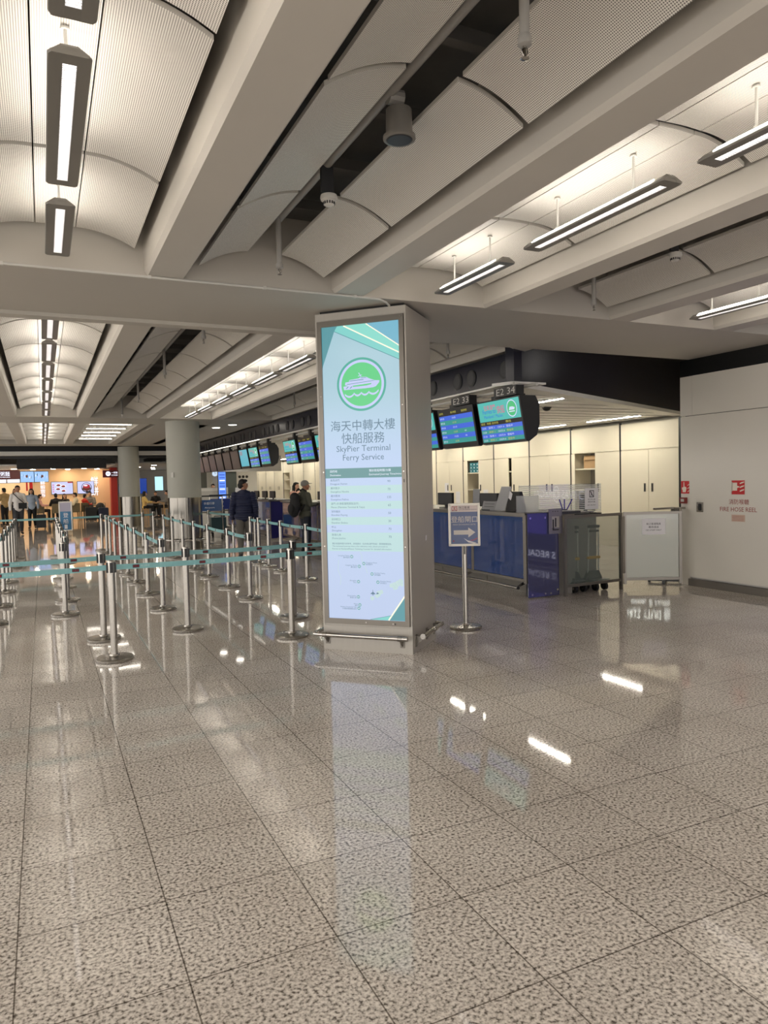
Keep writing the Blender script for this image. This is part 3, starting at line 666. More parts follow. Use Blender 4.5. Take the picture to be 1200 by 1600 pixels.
for y in (7.69, 8.48, 8.84, 9.56, 9.95, 15.16, 15.6, 16.33, 16.72, 17.5, 17.95, 18.36, 18.78, 19.67, 20.15, 20.94, 21.3, 22.1, 22.5, 23.3, 23.7, 24.6, 25.0, 25.9, 26.3, 27.3, 27.7, 28.8, 29.2):
    if first: nz.location = (FX-.01, y, 2.965); first = False
    else: dup(nz, (FX-.01, y, 2.965), nz['label'])
def strip(x, y0, y1, label):
    t = thing('slat_ceiling_light', label, 'strip light', (x, y0, 2.77), 'strip lights in the slatted ceiling')
    b = MB(); b.box(x-.04, x+.04, y0, y1, 2.776, 2.80, LGREY); b.build('tray', t); b = MB(); b.box(x-.024, x+.024, y0+.03, y1-.03, 2.771, 2.776, STRIPL); b.build('lamp', t)
nl = 0
for i in range(9):
    y = 8.5+2.55*i; strip(7.16, y, y+1.25, f'strip light in the slatted ceiling, {ORD[i+1]} in the row over the desks')
for i in range(14):
    y = 10.95+2.3*i; strip(10.9, y, y+1.6, f'strip light in the slatted ceiling, {ORD[i+1]} in the row along the cupboards')
b = MB(); b.box(FX-.012, FX, 19.2, 29.5, 2.789, 2.801, lit('edge_light_glow', (255, 248, 235), 2.5)); solo('fascia_edge_light', b, 'thin white light line under the far end of the navy fascia', 'strip light')
sp = thing('ceiling_dome', 'small dark dome camera on the slatted ceiling', 'camera', (7.9, 10.1, 2.72)); b = MB(); b.ball((7.9, 10.1, 2.775), (.07, .07, .05), BLACK); b.build('dome', sp, True); b = MB(); b.lathe((7.9, 10.1, 2.775), [(.08, 0), (.08, .02)], DARKG, 20); b.build('mount', sp)

# ---------------------------------------------------------------- back wall cupboards
CX = 11.6; CUPIN = pr('cupboard_inside_grey', (150, 146, 138), .6)
def cupboard(i):
    y0 = 10.62+1.655*i; y1 = y0+1.655; ym = (y0+y1)/2
    desc = {0: 'nearest to the fire hose wall, both doors shut', 1: 'second from the fire hose wall, left door open on a carton', 2: 'third from the fire hose wall, both doors shut', 3: 'fourth from the fire hose wall, a dark gap between its doors', 4: 'fifth from the fire hose wall, open on teal boxes', 5: 'sixth from the fire hose wall, papers taped to its doors'}
    t = thing('wall_cupboard', 'cream wall cupboard '+desc.get(i, f'{ORD[i+1]} from the fire hose wall, '+('at the sign pillar right edge' if i == 6 else 'behind the sign pillar' if i < 13 else 'seen left of the sign pillar')), 'cupboard', (CX, ym, 0), 'cream wall cupboards')
    b = MB(); g_ = .02
    b.box(CX+.02, CX+.6, y0+g_, y0+g_+.03, 0, 2.7, CREAM); b.box(CX+.02, CX+.6, y1-g_-.03, y1-g_, 0, 2.7, CREAM); b.box(CX+.57, CX+.6, y0+g_, y1-g_, 0, 2.7, CUPIN)
    for z in (.1, .75, 1.26, 1.755, 2.14): b.box(CX+.03, CX+.57, y0+g_, y1-g_, z-.015, z+.015, CREAM)
    b.box(CX+.002, CX+.02, y0+g_, y1-g_, 0, .11, CREAM); b.box(CX+.002, CX+.03, y0-.026, y0+.026, 0, 2.74, BLACK); b.build('carcass', t)
    b = MB(); b.box(CX, CX+.02, y0+.027, y1-.027, 2.137, 2.70, CREAM); b.build('top_panel', t)
    if i == 1: doors = [(y0+g_, 13.08, 1), (13.79, y1-g_, 0)]
    elif i == 3: doors = [(y0+g_, 16.38, 1), (16.52, y1-g_, 0)]
    elif i == 4: doors = [(y0+g_, 18.04, 1), (18.66, y1-g_, 0)]
    elif i in (7, 15): doors = [(y0+g_, ym-.3, 1)]
    else: doors = [(y0+.027, ym-.005, 1), (ym+.005, y1-.027, -1)]
    for a, c_, hs in doors:
        b = MB(); b.box(CX-.002, CX+.018, a, c_, .12, 2.125, CREAM); d = b.build('door', t)
        if hs:
            hy = c_-.10 if hs == 1 else a+.10
            b = MB(); b.box(CX-.006, CX-.002, hy-.028, hy+.028, 1.23, 1.41, STEEL); b.box(CX-.008, CX-.005, hy-.015, hy+.015, 1.25, 1.39, BLACK); b.build('handle', d, False, t.location)
    return t
for i in range(20): cupboard(i)
b = MB(); b.box(12.2, 12.3, 10.4, 44, 0, 3.95, CREAM); struct('wall_back_counters', b)
CARD = pr('brown_cardboard', (176, 144, 104), .75); TEALB = pr('teal_box_print', (36, 112, 122), .55)
t = thing('cardboard_carton', 'open brown carton on the shelf of the second cream cupboard', 'carton', (11.85, 13.3, 1.77))
b = MB(); b.box(11.70, 12.02, 13.15, 13.58, 1.772, 1.985, CARD); b.build('box_body', t); b = MB(); b.obox((11.69, 13.36, 2.02), (.02, 0, .05), (0, .2, 0), (.003, 0, -.001), CARD); b.build('flap', t); b = MB(); b.obox((12.02, 13.36, 2.02), (-.01, 0, .05), (0, .2, 0), (.003, 0, 0), CARD); b.build('flap', t)
solo('cardboard_carton', MB().box(11.75, 12.0, 12.98, 13.13, 1.772, 1.96, CARD), 'small closed brown carton beside the open one on the cupboard shelf', 'carton')
n = 0
for r in range(3):
    for q in range(3):
        y = 18.12+.17*q; z = 1.772+.098*r
        b = MB(); b.box(11.66, 11.95, y, y+.155, z, z+.094, TEALB); b.box(11.6585, 11.66, y+.05, y+.10, z+.03, z+.06, PAPER)
        solo('teal_box', b, f'small teal box in the open cupboard, {("bottom", "middle", "top")[r]} layer, {("right", "middle", "left")[q]} one', 'box', 'teal boxes in the cupboard')
PN_ = [(19.75, .80, 1.10, 'lower paper on the left door of the papered cupboard'), (19.78, 1.18, 1.47, 'upper paper on the left door of the papered cupboard'), (19.1, .85, 1.2, 'paper on the right door of the papered cupboard'), (17.55, 1.0, 1.26, 'paper on the closed door beside the teal boxes')]
for y, z0, z1, l in PN_:
    b = MB(); b.box(CX-.004, CX-.002, y, y+.24, z0, z1, PAPER)
    for k in range(6): b.box(CX-.0046, CX-.004, y+.03, y+.21, z1-.05-.035*k, z1-.046-.035*k, LGREY)
    solo('taped_paper', b, 'white sheet of '+l, 'paper', 'papers on the cupboards')
# ---------------------------------------------------------------- check-in counters
TOPM = pr('dark_worktop', (58, 58, 60), .3); GREYL = pr('grey_laminate', (138, 134, 126), .45); DBLUE = pr('deep_blue_end_panel', (22, 22, 84), .2)
def desk(y0, y1, label, endp=False):
    t = thing('check_in_desk', label, 'check-in desk', (6.2, (y0+y1)/2, 0), 'blue-fronted check-in desks')
    b = MB(); b.box(5.78, 6.55, y0+.004, y1-.004, .2, 1.085, GREYL); b.box(6.0, 6.5, y0+.01, y1-.01, 0, .2, GREYL); b.build('carcass', t)
    b = MB(); b.box(5.748, 5.765, y0+.035, y1-.035, .245, 1.07, BLUEP); b.build('front_panel', t)
    b = MB()
    for y in (y0+.017, y1-.017): b.box(5.745, 5.79, y-.016, y+.016, .20, 1.09, FRAME)
    b.box(5.745, 5.79, y0+.033, y1-.033, .20, .24, FRAME); b.box(5.745, 5.79, y0+.033, y1-.033, 1.072, 1.09, FRAME); b.build('metal_surround', t)
    b = MB()
    for y in (y0+.08, y1-.08):
        for z in (.30, 1.01): b.tube([(5.742, y, z), (5.75, y, z)], .008, CHROME, 10)
    b.build('fixing_stud', t)
    if endp:
        b = MB(); b.box(5.76, 6.55, y0-.012, y0+.003, .05, 1.085, DBLUE); b.build('end_panel', t)
for i in range(8):
    y = 7.80+1.34*i
    desk(y, y+1.34, ['blue-fronted check-in desk nearest to the glass gate, behind the arrow notice board', 'blue-fronted check-in desk beside the right edge of the sign pillar'][i] if i < 2 else f'blue-fronted check-in desk, {ORD[i+1]} from the glass gate, behind the sign pillar' if i < 7 else 'blue-fronted check-in desk behind the man with the black backpack')
for i in range(4):
    y = 19.68+1.287*i; desk(y, y+1.287, f'blue-fronted check-in desk, {ORD[i+1]} past the gap, right of the man in the navy jacket', i == 0)
for y0, y1, l in ((7.76, 18.54, 'long dark worktop over the nearer blue check-in desks'), (19.64, 24.85, 'long dark worktop over the farther blue check-in desks')):
    b = MB(); b.box(5.70, 6.62, y0, y1, 1.09, 1.125, TOPM); b.box(5.69, 5.70, y0, y1, 1.088, 1.127, FRAME); solo('worktop', b, l, 'worktop')
for y0, y1, l in ((7.80, 18.5, 'low steel bumper rail along the nearer check-in desks'), (19.7, 24.8, 'low steel bumper rail along the farther check-in desks')):
    t = thing('desk_bumper_rail', l, 'rail', (5.62, (y0+y1)/2, .1)); b = MB(); b.tube([(5.60, y0, .145), (5.60, y1, .145)], .020, CHROME, 12); b.tube([(5.60, y0-.004, .145), (5.60, y0+.01, .145)], .021, BLACK, 12); b.build('rail_tube', t, True)
    y = y0+.05; b = MB()
    while y < y1: b.prism([(5.60, .13), (5.60, .16), (5.79, .24), (5.79, .20)], lambda a, z, w_: (a, w_, z), y-.005, y+.005, STEEL); y += 1.34
    b.build('rail_bracket', t)
# counter return behind the gate, with an indigo glass end cover
t = thing('counter_return', 'grey return counter behind the smoky glass gate', 'counter', (6.98, 8.5, 0))
b = MB(); b.box(6.66, 7.28, 8.20, 8.75, 0, 1.03, GREYL); b.build('carcass', t); b = MB(); b.box(6.63, 7.34, 8.15, 8.8, 1.03, 1.06, TOPM); b.build('top', t)
t = thing('counter_end_panel', 'indigo glass end panel of the check-in desks beside the smoky gate', 'end panel', (5.95, 7.75, 0))
b = MB(); b.box(5.70, 6.20, 7.715, 7.728, .015, 1.12, PURP); b.build('glass_end_cover', t)
b = MB(); b.box(5.72, 6.18, 7.73, 7.795, 0.02, 1.08, DARKG); b.build('end_core', t)
b = MB()
for x, z in ((5.74, 1.06), (5.98, 1.06), (5.76, .05), (5.97, .05), (6.06, .05), (6.17, .09)): b.tube([(x, 7.708, z), (x, 7.716, z)], .014, CHROME, 14)
b.build('fixing_stud', t)
b = MB(); b.box(5.685, 5.715, 7.735, 7.80, 0.2, 1.10, FRAME); b.build('corner_post', t)
ACRY = pr('clear_acrylic', (220, 222, 226), .05, alpha=.35); ACRG = pr('grey_acrylic', (150, 150, 152), .2)
t = thing('notice_holder', 'small acrylic no-entry notice holder on the indigo glass end', 'notice', (6.14, 7.70, .84))
b = MB(); b.box(6.03, 6.25, 7.695, 7.703, .84, 1.17, pr('acrylic_backing', (128, 124, 136), .15)); b.build('holder', t)
b = MB(); b.poly([(6.08, 7.694, .92), (6.20, 7.694, .92), (6.20, 7.694, 1.07), (6.08, 7.694, 1.07)], LGREYM); b.box(6.09, 6.11, 7.692, 7.694, .90, 1.03, INK); b.box(6.13, 6.15, 7.692, 7.694, .93, 1.05, INK); b.box(6.09, 6.19, 7.692, 7.694, .885, .90, INK)
for x in (6.09, 6.13, 6.17): b.box(x, x+.012, 7.692, 7.694, 1.13, 1.142, INK)
b.build('printed_notice', t)
def monitor(x, y, label, w_=.46, h=.20, rot=math.pi, z=1.125):
    t = thing('desk_monitor', label, 'monitor', (x, y, z), 'monitors on the check-in desks', rot, False)
    b = MB(); b.box(-.02, .02, -w_/2, w_/2, .05, .05+h, BLACK); b.box(-.045, -.02, -w_/2+.06, w_/2-.06, .08, .02+h, BLACK); b.build('case', t)
    b = MB(); b.box(.0205, .0215, -w_/2+.012, w_/2-.012, .065, .04+h, DARKG); b.build('screen', t)
    b = MB(); b.box(-.03, .0, -.03, .03, .01, .10, BLACK); b.box(-.09, .07, -.1, .1, 0, .012, BLACK); b.build('foot', t)
    return t
m0 = monitor(5.98, 10.30, 'dark monitor on the desk just right of the sign pillar')
for x, y, l in ((5.98, 9.02, 'dark monitor behind the grey leaflet stand, on the nearest desk'), (5.98, 20.2, 'dark monitor at the near end of the farther desks'), (5.98, 21.0, 'dark monitor in the middle of the farther desks'), (5.98, 21.9, 'third dark monitor along the farther desks'), (6.0, 16.2, 'dark monitor in front of the capped man with the backpack'), (5.98, 23.0, 'dark monitor at the far end of the farther desks')): dup(m0, (x, y, 1.125), l)
monitor(7.32, 8.45, 'small dark monitor turned sideways at the end of the return counter', .30, .22, R(-75), 1.06)
def slab(name, c, u, v, th, m, label, cat, extra=None):
    c, u, v = Vector(c), Vector(u), Vector(v); n = u.cross(v).normalized()*th
    t = thing(name, label, cat, (c.x, c.y, 1.125)); b = MB(); b.obox(c, u, v, n, m); b.build('panel', t)
    b = MB(); b.obox((c.x+.06, c.y, 1.128), (.07, 0, 0), Vector((u.x, u.y, 0)), (0, 0, .003), m); b.build('foot', t)
    if extra: extra(t, c, u, v, n)
    return t
slab('upright_plate', (5.95, 9.33, 1.28), (0, .09, 0), (.01, 0, .155), .004, ACRG, 'narrow upright grey plate behind the arrow notice board', 'display panel')
def lines(t, c, u, v, n):
    b = MB(); o = -n*1.4 if n.x > 0 else n*1.4
    for k in range(5): b.obox(c+o+v*(.7-.32*k), u*.7, v*.025, n*.1, DARKG)
    b.build('print', t)
slab('leaflet_stand', (5.96, 8.96, 1.25), (0, .18, 0), (.04, 0, .125), .004, ACRG, 'wide sloping grey leaflet stand on the nearest check-in desk', 'leaflet stand', lines)
slab('leaflet_stand', (5.95, 8.62, 1.30), (0, .125, 0), (.05, -.02, .17), .004, pr('mottled_acrylic', (168, 168, 170), .15), 'tall mottled clear leaflet stand on the nearest check-in desk', 'leaflet stand')
t = thing('document_holder', 'black wedge-shaped document holder with a white paper at the desk end', 'document holder', (5.98, 8.38, 1.125))
b = MB(); b.prism([(5.90, 1.126), (6.10, 1.126), (6.02, 1.40), (5.98, 1.40)], lambda a, z, w_: (a, w_, z), 8.26, 8.50, BLACK); b.build('wedge', t); b = MB(); b.obox((5.96, 8.45, 1.34), (.012, 0, .05), (0, .03, .02), (.004, 0, -.001), PAPER); b.build('paper', t)
slab('clear_screen', (5.9, 7.98, 1.24), (.16, -.03, 0), (0, 0, .11), .004, ACRY, 'low frosted clear screen at the near end of the worktop', 'screen')
# striped glass partition with a notice, three pens
t = thing('striped_glass_screen', 'glass partition with white horizontal stripes above the return counter', 'partition', (6.72, 8.3, 1.06))
gt = Vector((math.cos(R(8.8)), -math.sin(R(8.8)), 0)); gn = Vector((-gt.y, gt.x, 0))*-1; gc = Vector((6.72, 8.3, 0))
GLASS = pr('clear_glass', (235, 240, 245), .0, trans=1.0, ior=1.5); STRIPE = pr('frosted_stripe', (226, 226, 222), .4)
b = MB(); b.obox(gc+Vector((0, 0, 1.275)), gt*.66, gn*.003, (0, 0, .21), GLASS); b.build('glass_pane', t)
b = MB()
for k in range(15):
    z = 1.085+.027*k; b.obox(gc+gn*.0038+Vector((0, 0, z)), gt*.655, gn*.0004, (0, 0, .0050), STRIPE)
b.build('stripe', t)
b = MB()
for s in (-.5, .5): b.obox(gc+gt*s+Vector((0, 0, 1.07)), gt*.02, gn*.02, (0, 0, .012), STEEL)
b.build('clamp', t)
t = thing('no_entry_notice', 'white no-entry paper notice on the striped glass partition', 'notice', gc+gt*.50+Vector((0, 0, 1.1)))
nc = gc+gt*.50+gn*.0065+Vector((0, 0, 1.265)); b = MB(); b.obox(nc, gt*.112, gn*.0008, (0, 0, .155), PAPER)
q = lambda u, z: nc+gt*u+gn*.0015+Vector((0, 0, z))
for pts in ([(-.035, .02), (-.035, .12), (.04, .12), (.04, .02)],): b.poly([q(*p) for p in pts], INK)
q2 = lambda u, z: nc+gt*u+gn*.0021+Vector((0, 0, z))
b.poly([q2(-.026, .03), q2(.031, .03), q2(.031, .11), q2(-.026, .11)], PAPER)
q3 = lambda u, z: nc+gt*u+gn*.0026+Vector((0, 0, z))
for pts in ([(-.004, .085), (.008, .085), (.01, .055), (-.006, .055)], [(-.002, .088), (.006, .088), (.006, .1), (-.002, .1)], [(-.018, .034), (-.012, .032), (.004, .058), (-.004, .060)], [(.016, .034), (.022, .036), (.008, .06), (.001, .058)], [(-.026, .104), (-.02, .11), (.031, .036), (.025, .03)]): b.poly([q3(*p) for p in pts], INK)
b.text('非工作人員', q(-.06, -.02), gt, Vector((0, 0, 1)), .024, INK, width=.12); b.text('請勿內進', q(-.06, -.055), gt, Vector((0, 0, 1)), .024, INK, width=.12); b.text('NO ENTRY', q(-.07, -.10), gt, Vector((0, 0, 1)), .02, INK, width=.14); b.build('paper', t)
PENB = pr('violet_pen', (60, 44, 150), .4)
t = thing('pen_pot', 'small pot with three long violet pens behind the gate', 'pen pot', (6.72, 8.22, 1.06)); b = MB(); b.lathe((6.72, 8.22, 1.06), [(.035, 0), (.038, .07)], DARKG, 16); b.build('pot', t)
for i, (dx, tx_) in enumerate(((-.03, -.06), (0, 0), (.03, .11))): b = MB(); b.tube([(6.72+dx*.5, 8.22, 1.08), (6.72+dx+tx_, 8.22, 1.27)], .008, PENB, 8); b.build('pen', t)
# ---------------------------------------------------------------- glass gates and trolleys
FROST1 = pr('smoky_frosted_glass', (118, 130, 122), .5, alpha=.30, coat=1); FROST2 = pr('white_frosted_glass', (160, 162, 146), .5, alpha=.72, coat=1); FROST2.node_tree.nodes['Principled BSDF'].inputs['Coat IOR'].default_value = 1.9; FROST2.node_tree.nodes['Principled BSDF'].inputs['Coat Roughness'].default_value = .0
def gate(a, c, z0, z1, glass, label, legs):
    a, c = Vector(a), Vector(c); d = (c-a).normalized(); L = (c-a).length; n = Vector((d.y, -d.x, 0))
    t = thing('glass_gate', label, 'gate', ((a+c)/2))
    b = MB(); r = .019
    for p, lg in ((a, legs[0]), (c, legs[1])): b.obox(p+Vector((0, 0, (z1+lg)/2)), d*r, n*r, (0, 0, (z1-lg)/2), FRAME)
    for z in (z0, z1-r): b.obox((a+c)/2+Vector((0, 0, z)), d*(L/2-r), n*r*.9, (0, 0, r), FRAME)
    b.build('frame', t)
    b = MB(); b.obox((a+c)/2+Vector((0, 0, (z0+z1)/2)), d*(L/2-r), n*.004, (0, 0, (z1-z0)/2-r), glass); b.build('glass_pane', t)
    return t, d, n, L
g1 = gate((6.245, 7.64, 0), (7.27, 7.70, 0), .135, 1.075, FROST1, 'smoky glass gate with two trolleys parked behind it', (0, 0))
g2 = gate((7.375, 7.73, 0), (8.06, 7.38, 0), .13, 1.075, FROST2, 'pale frosted glass gate with a paper notice, next to the white wall', (.06, .06))
b = MB(); b.obox((7.32, 7.715, .62), (.028, 0, 0), (0, .02, 0), (0, 0, .40), STEEL); b.build('hinge_strip', g1[0])
t = thing('gate_latch', 'steel latch arm on top of the right glass gate', 'latch', (8.08, 7.42, .9)); b = MB(); b.box(7.72, 8.08, 7.50, 7.54, 1.10, 1.125, FRAME); b.build('arm', t); b = MB(); b.box(8.07, 8.12, 7.40, 7.55, .88, 1.12, STEEL); b.box(8.07, 8.3, 7.50, 7.55, 1.09, 1.12, STEEL); b.build('bracket', t)
t = thing('staff_notice', 'white staff-only paper taped to the frosted glass gate', 'notice', (7.75, 7.5, .75))
d, n = g2[1], g2[2]; pc = Vector((7.375, 7.73, 0))+d*.40+Vector((0, 0, .865))
if n.y > 0: n = -n
b = MB(); b.obox(pc+n*.006, d*.165, n*.0008, (0, 0, .112), PAPER); q = lambda u, z: pc+d*u+n*.0076+Vector((0, 0, z))
b.text('珠江客運職員', q(-.10, .025), d, Vector((0, 0, 1)), .034, INK, width=.20); b.text('專用通道', q(-.07, -.02), d, Vector((0, 0, 1)), .034, INK, width=.14); b.text('CKS STAFF ONLY', q(-.11, -.06), d, Vector((0, 0, 1)), .03, INK, width=.22); b.build('paper', t)
YEL = pr('yellow_strap', (214, 168, 40), .5); PUTTY = pr('pale_trolley_tube', (190, 190, 182), .35, .4)
for x, l in ((6.62, 'folding hand trolley with orange-yellow strap, left one behind the smoky gate'), (6.99, 'folding hand trolley with bright yellow strap, right one behind the smoky gate')):
    t = thing('hand_trolley', l, 'hand trolley', (x, 7.9, 0), 'hand trolleys behind the gate')
    b = MB(); b.tube([(x-.10, 7.95, .12), (x-.085, 7.93, .80), (x-.085, 7.93, .88), (x+.085, 7.93, .88), (x+.085, 7.93, .80), (x+.10, 7.95, .12)], .011, PUTTY, 10); b.build('tube_frame', t, True)
    b = MB(); b.tube([(x-.095, 7.93, .885), (x+.095, 7.93, .885)], .022, BLACK, 10); b.tube([(x-.09, 7.93, .82), (x+.09, 7.93, .82)], .014, BLACK, 10); b.build('handle', t, True)
    b = MB(); b.box(x-.105, x+.105, 7.915, 7.955, .43, .465, YEL); b.build('strap', t)
    b = MB(); b.box(x-.15, x+.15, 7.78, 8.02, .115, .15, BLACK); b.prism([(-.15, .15), (.15, .15), (.09, .26), (-.09, .26)], lambda a, z, w_: (x+a, w_, z), 7.93, 7.98, BLACK); b.build('platform', t)
    for dx in (-.10, .06):
        for yy in (7.80, 7.99):
            b = MB(); b.tube([(x+dx-.012, yy, .058), (x+dx+.028, yy, .058)], .056, BLACK, 20); b.tube([(x+dx-.015, yy, .058), (x+dx+.031, yy, .058)], .02, STEEL, 12); b.build('wheel', t, True)
t = thing('queue_pedestal', 'small T-shaped stand blurred behind the frosted gate', 'stand', (8.25, 7.85, 0))
b = MB(); b.tube([(8.25, 7.85, .05), (8.25, 7.85, .56)], .025, DARKG, 12); b.build('post', t, True); b = MB(); b.box(8.06, 8.44, 7.72, 7.98, .56, .62, DARKG); b.build('top', t); b = MB()
for a in range(4): b.obox(Vector((8.25, 7.85, .035))+Vector((math.cos(a*1.571+.7), math.sin(a*1.571+.7), 0))*.11, Vector((math.cos(a*1.571+.7), math.sin(a*1.571+.7), 0))*.12, Vector((-math.sin(a*1.571+.7), math.cos(a*1.571+.7), 0))*.02, (0, 0, .018), BLACK)
for a in range(4): b.tube([(8.25+.21*math.cos(a*1.571+.7), 7.85+.21*math.sin(a*1.571+.7), 0), (8.25+.21*math.cos(a*1.571+.7), 7.85+.21*math.sin(a*1.571+.7), .02)], .02, BLACK, 10)
b.build('foot', t)
# ---------------------------------------------------------------- hanging flight screens
S_BL = lit('screen_row_blue', (70, 112, 236), .75); S_TE = lit('screen_row_teal', (58, 166, 158), .72); S_YE = lit('screen_yellow', (206, 200, 90), .8); S_WH = lit('screen_white', (214, 224, 250), .9); S_AQ = lit('screen_aqua', (84, 202, 192), .75); S_PK = lit('screen_pink', (224, 80, 130), .9); S_DB = lit('screen_deep_blue', (52, 110, 214), .9); S_GR = lit('screen_green', (70, 190, 120), .9)
S_OFF = pr('dark_screen_glass', (78, 74, 76), .3); S_CY = lit('screen_faded_cyan', (86, 186, 206), .8); S_PALE = lit('screen_pale_mauve', (150, 160, 176), .7)
SCB = pr('screen_case_black', (16, 16, 18), .35)
def screen(ya, yb, kind, label, code=None, nxt=.0):
    t = thing('flight_screen', label, 'screen', (5.45, (ya+yb)/2, 2.05), 'screens hanging over the check-in desks')
    b = MB(); b.prism([(5.30, 2.605), (5.395, 2.05), (5.44, 2.04), (5.56, 2.12), (5.60, 2.26), (5.60, 2.5), (5.54, 2.605)], lambda a, z, w_: (a, w_, z), ya, yb, SCB); b.build('case', t)
    b = MB(); b.box(5.42, 5.52, (ya+yb)/2-.05, (ya+yb)/2+.05, 2.6, 2.78, SCB); b.box(5.36, 5.58, (ya+yb)/2-.22, (ya+yb)/2+.22, 2.6, 2.66, SCB); b.build('mount', t)
    W_ = yb-ya; TL = Vector((5.3015, yb, 2.596)); D = Vector((.0925, 0, -.54)); N = Vector((-.986, 0, -.169))
    def q(u, v_, o=.002): return TL+Vector((0, -u*W_, 0))+D*v_+N*o
    UU = Vector((0, -1, 0)); VV = -D.normalized()
    def rect(u0, v0, u1, v1, m, o=.002): b.poly([q(u0, v1, o), q(u1, v1, o), q(u1, v0, o), q(u0, v0, o)], m)
    def tx_(s_, u, v_, h, m, wd): b.text(s_, q(u, v_, .004), UU, VV, h, m, width=wd)
    b = MB()
    if kind == 'list':
        tx_('目的地', .05, .115, .034, S_YE, .11); tx_('預計時間', .38, .115, .034, S_YE, .15); tx_('登船時間', .68, .115, .034, S_YE, .15)
        for i in range(6):
            v0 = .165+.122*i; rect(.03, v0, .965, v0+.122, S_BL if i % 2 == 0 else S_TE)
            tx_('澳門外港', .05, v0+.088, .032, S_WH, .12); tx_('13:%02d' % (5*i+5), .40, v0+.088, .034, S_YE if i % 2 else S_WH, .10)
            if i in (3, 4): tx_('A%d' % (2+i), .70, v0+.088, .032, S_WH, .05)
    elif kind == 'promo':
        rect(.02, .015, .975, .475, S_AQ)
        tx_('往來澳門', .16, .20, .075, S_PK, .26); tx_('快船', .46, .30, .11, S_PK, .17); tx_('Ferries to', .12, .29, .08, S_DB, .30); tx_('Mainland / Macao', .14, .40, .06, S_DB, .42)
        c = q(.80, .245, .003); 
        for r0, r1, m in ((.095, .107, S_WH), (0, .09, S_GR)):
            ring = [c+UU*(r*math.cos(2*math.pi*k/32))+VV*(r*math.sin(2*math.pi*k/32))+N*(.001 if r0 == 0 else 0) for r in ((r0, r1) if r0 else (r1,)) for k in range(32)]
            b.add(ring, [(k, 32+k, 32+(k+1) % 32, (k+1) % 32) for k in range(32)] if r0 else [list(range(32))], m)
        b.poly([c+UU*x+VV*z+N*.003 for x, z in ((-.06, -.02), (.05, -.02), (.07, .005), (.02, .02), (-.04, .02))], S_WH); b.poly([c+UU*x+VV*z+N*.003 for x, z in ((-.06, -.045), (.06, -.045), (.06, -.032), (-.06, -.032))], S_WH)
        tx_('航班', .04, .545, .034, S_YE, .09); tx_('時間 目的地', .18, .545, .034, S_YE, .26); tx_('備註', .62, .545, .034, S_YE, .12)
        for i in range(4):
            v0 = .575+.0985*i; rect(.02, v0, .975, v0+.0985, S_BL if i % 2 == 0 else S_TE)
            tx_('13:%02d' % (i*15+5), .05, v0+.074, .032, S_WH, .09); tx_('深圳 1', .20, v0+.074, .032, S_YE if i % 2 else S_WH, .14); tx_('CKS%d A' % (71+i), .42, v0+.074, .032, S_WH, .15); tx_('登船中', .62, v0+.074, .032, S_YE if i % 2 else S_WH, .14)
    elif kind == 'off': rect(.02, .02, .98, .98, S_OFF)
    elif kind == 'cyan': rect(.02, .02, .98, .9, S_CY); rect(.05, .08, .4, .3, S_PALE, .003)
    b.build('display', t)
    if code:
        b = MB(); b.box(5.28, 5.40, ya+.04, ya+.52, 2.618, 2.735, SCB); b.text(code, (5.2785, ya+.46, 2.638), UU, UZ, .12, LGREY, width=.40); b.build('desk_number', t)
    return t
screen(7.30, 8.26, 'promo', 'hanging screen marked E2 34 with an aqua ferry advert on its upper half', 'E2 34')
screen(8.37, 9.33, 'list', 'hanging screen marked E2 33 with blue and teal timetable rows', 'E2 33')
screen(9.44, 10.40, 'promo', 'hanging screen mostly hidden behind the right edge of the sign pillar')
for (a, c_, k, l) in ((13.72, 14.66, 'promo', 'hanging screen cut by the left edge of the sign pillar'), (14.86, 15.80, 'list', 'bright blue listing screen, first clear one left of the sign pillar'), (16.0, 16.92, 'promo', 'screen with a pale upper half, at the gap left of the sign pillar'),
    (18.22, 19.10, 'list', 'blue listing screen with its black side showing at the gap'), (19.27, 20.2, 'promo', 'screen with a pale upper half, just beyond the gap'), (20.36, 21.28, 'cyan', 'cyan screen, the last lit one before the dark screens'), (21.42, 22.38, 'off', 'dark hanging screen with reddish sheen, first of the unlit row'),
    (22.5, 23.45, 'off', 'dark hanging screen, second of the unlit row'), (23.62, 24.58, 'off', 'dark hanging screen, third of the unlit row'), (24.7, 25.64, 'off', 'dark hanging screen, fourth of the unlit row'), (25.76, 26.7, 'off', 'dark hanging screen, fifth of the unlit row'), (26.85, 27.8, 'off', 'dark hanging screen, last of the unlit row beside the white column')): screen(a, c_, k, l)
b = MB(); b.tube([(5.49, 7.2, 2.73), (5.49, 29, 2.73)], .022, LGREY, 10); solo('screen_rail', b, 'long pale rail the hanging screens are clamped to', 'rail')
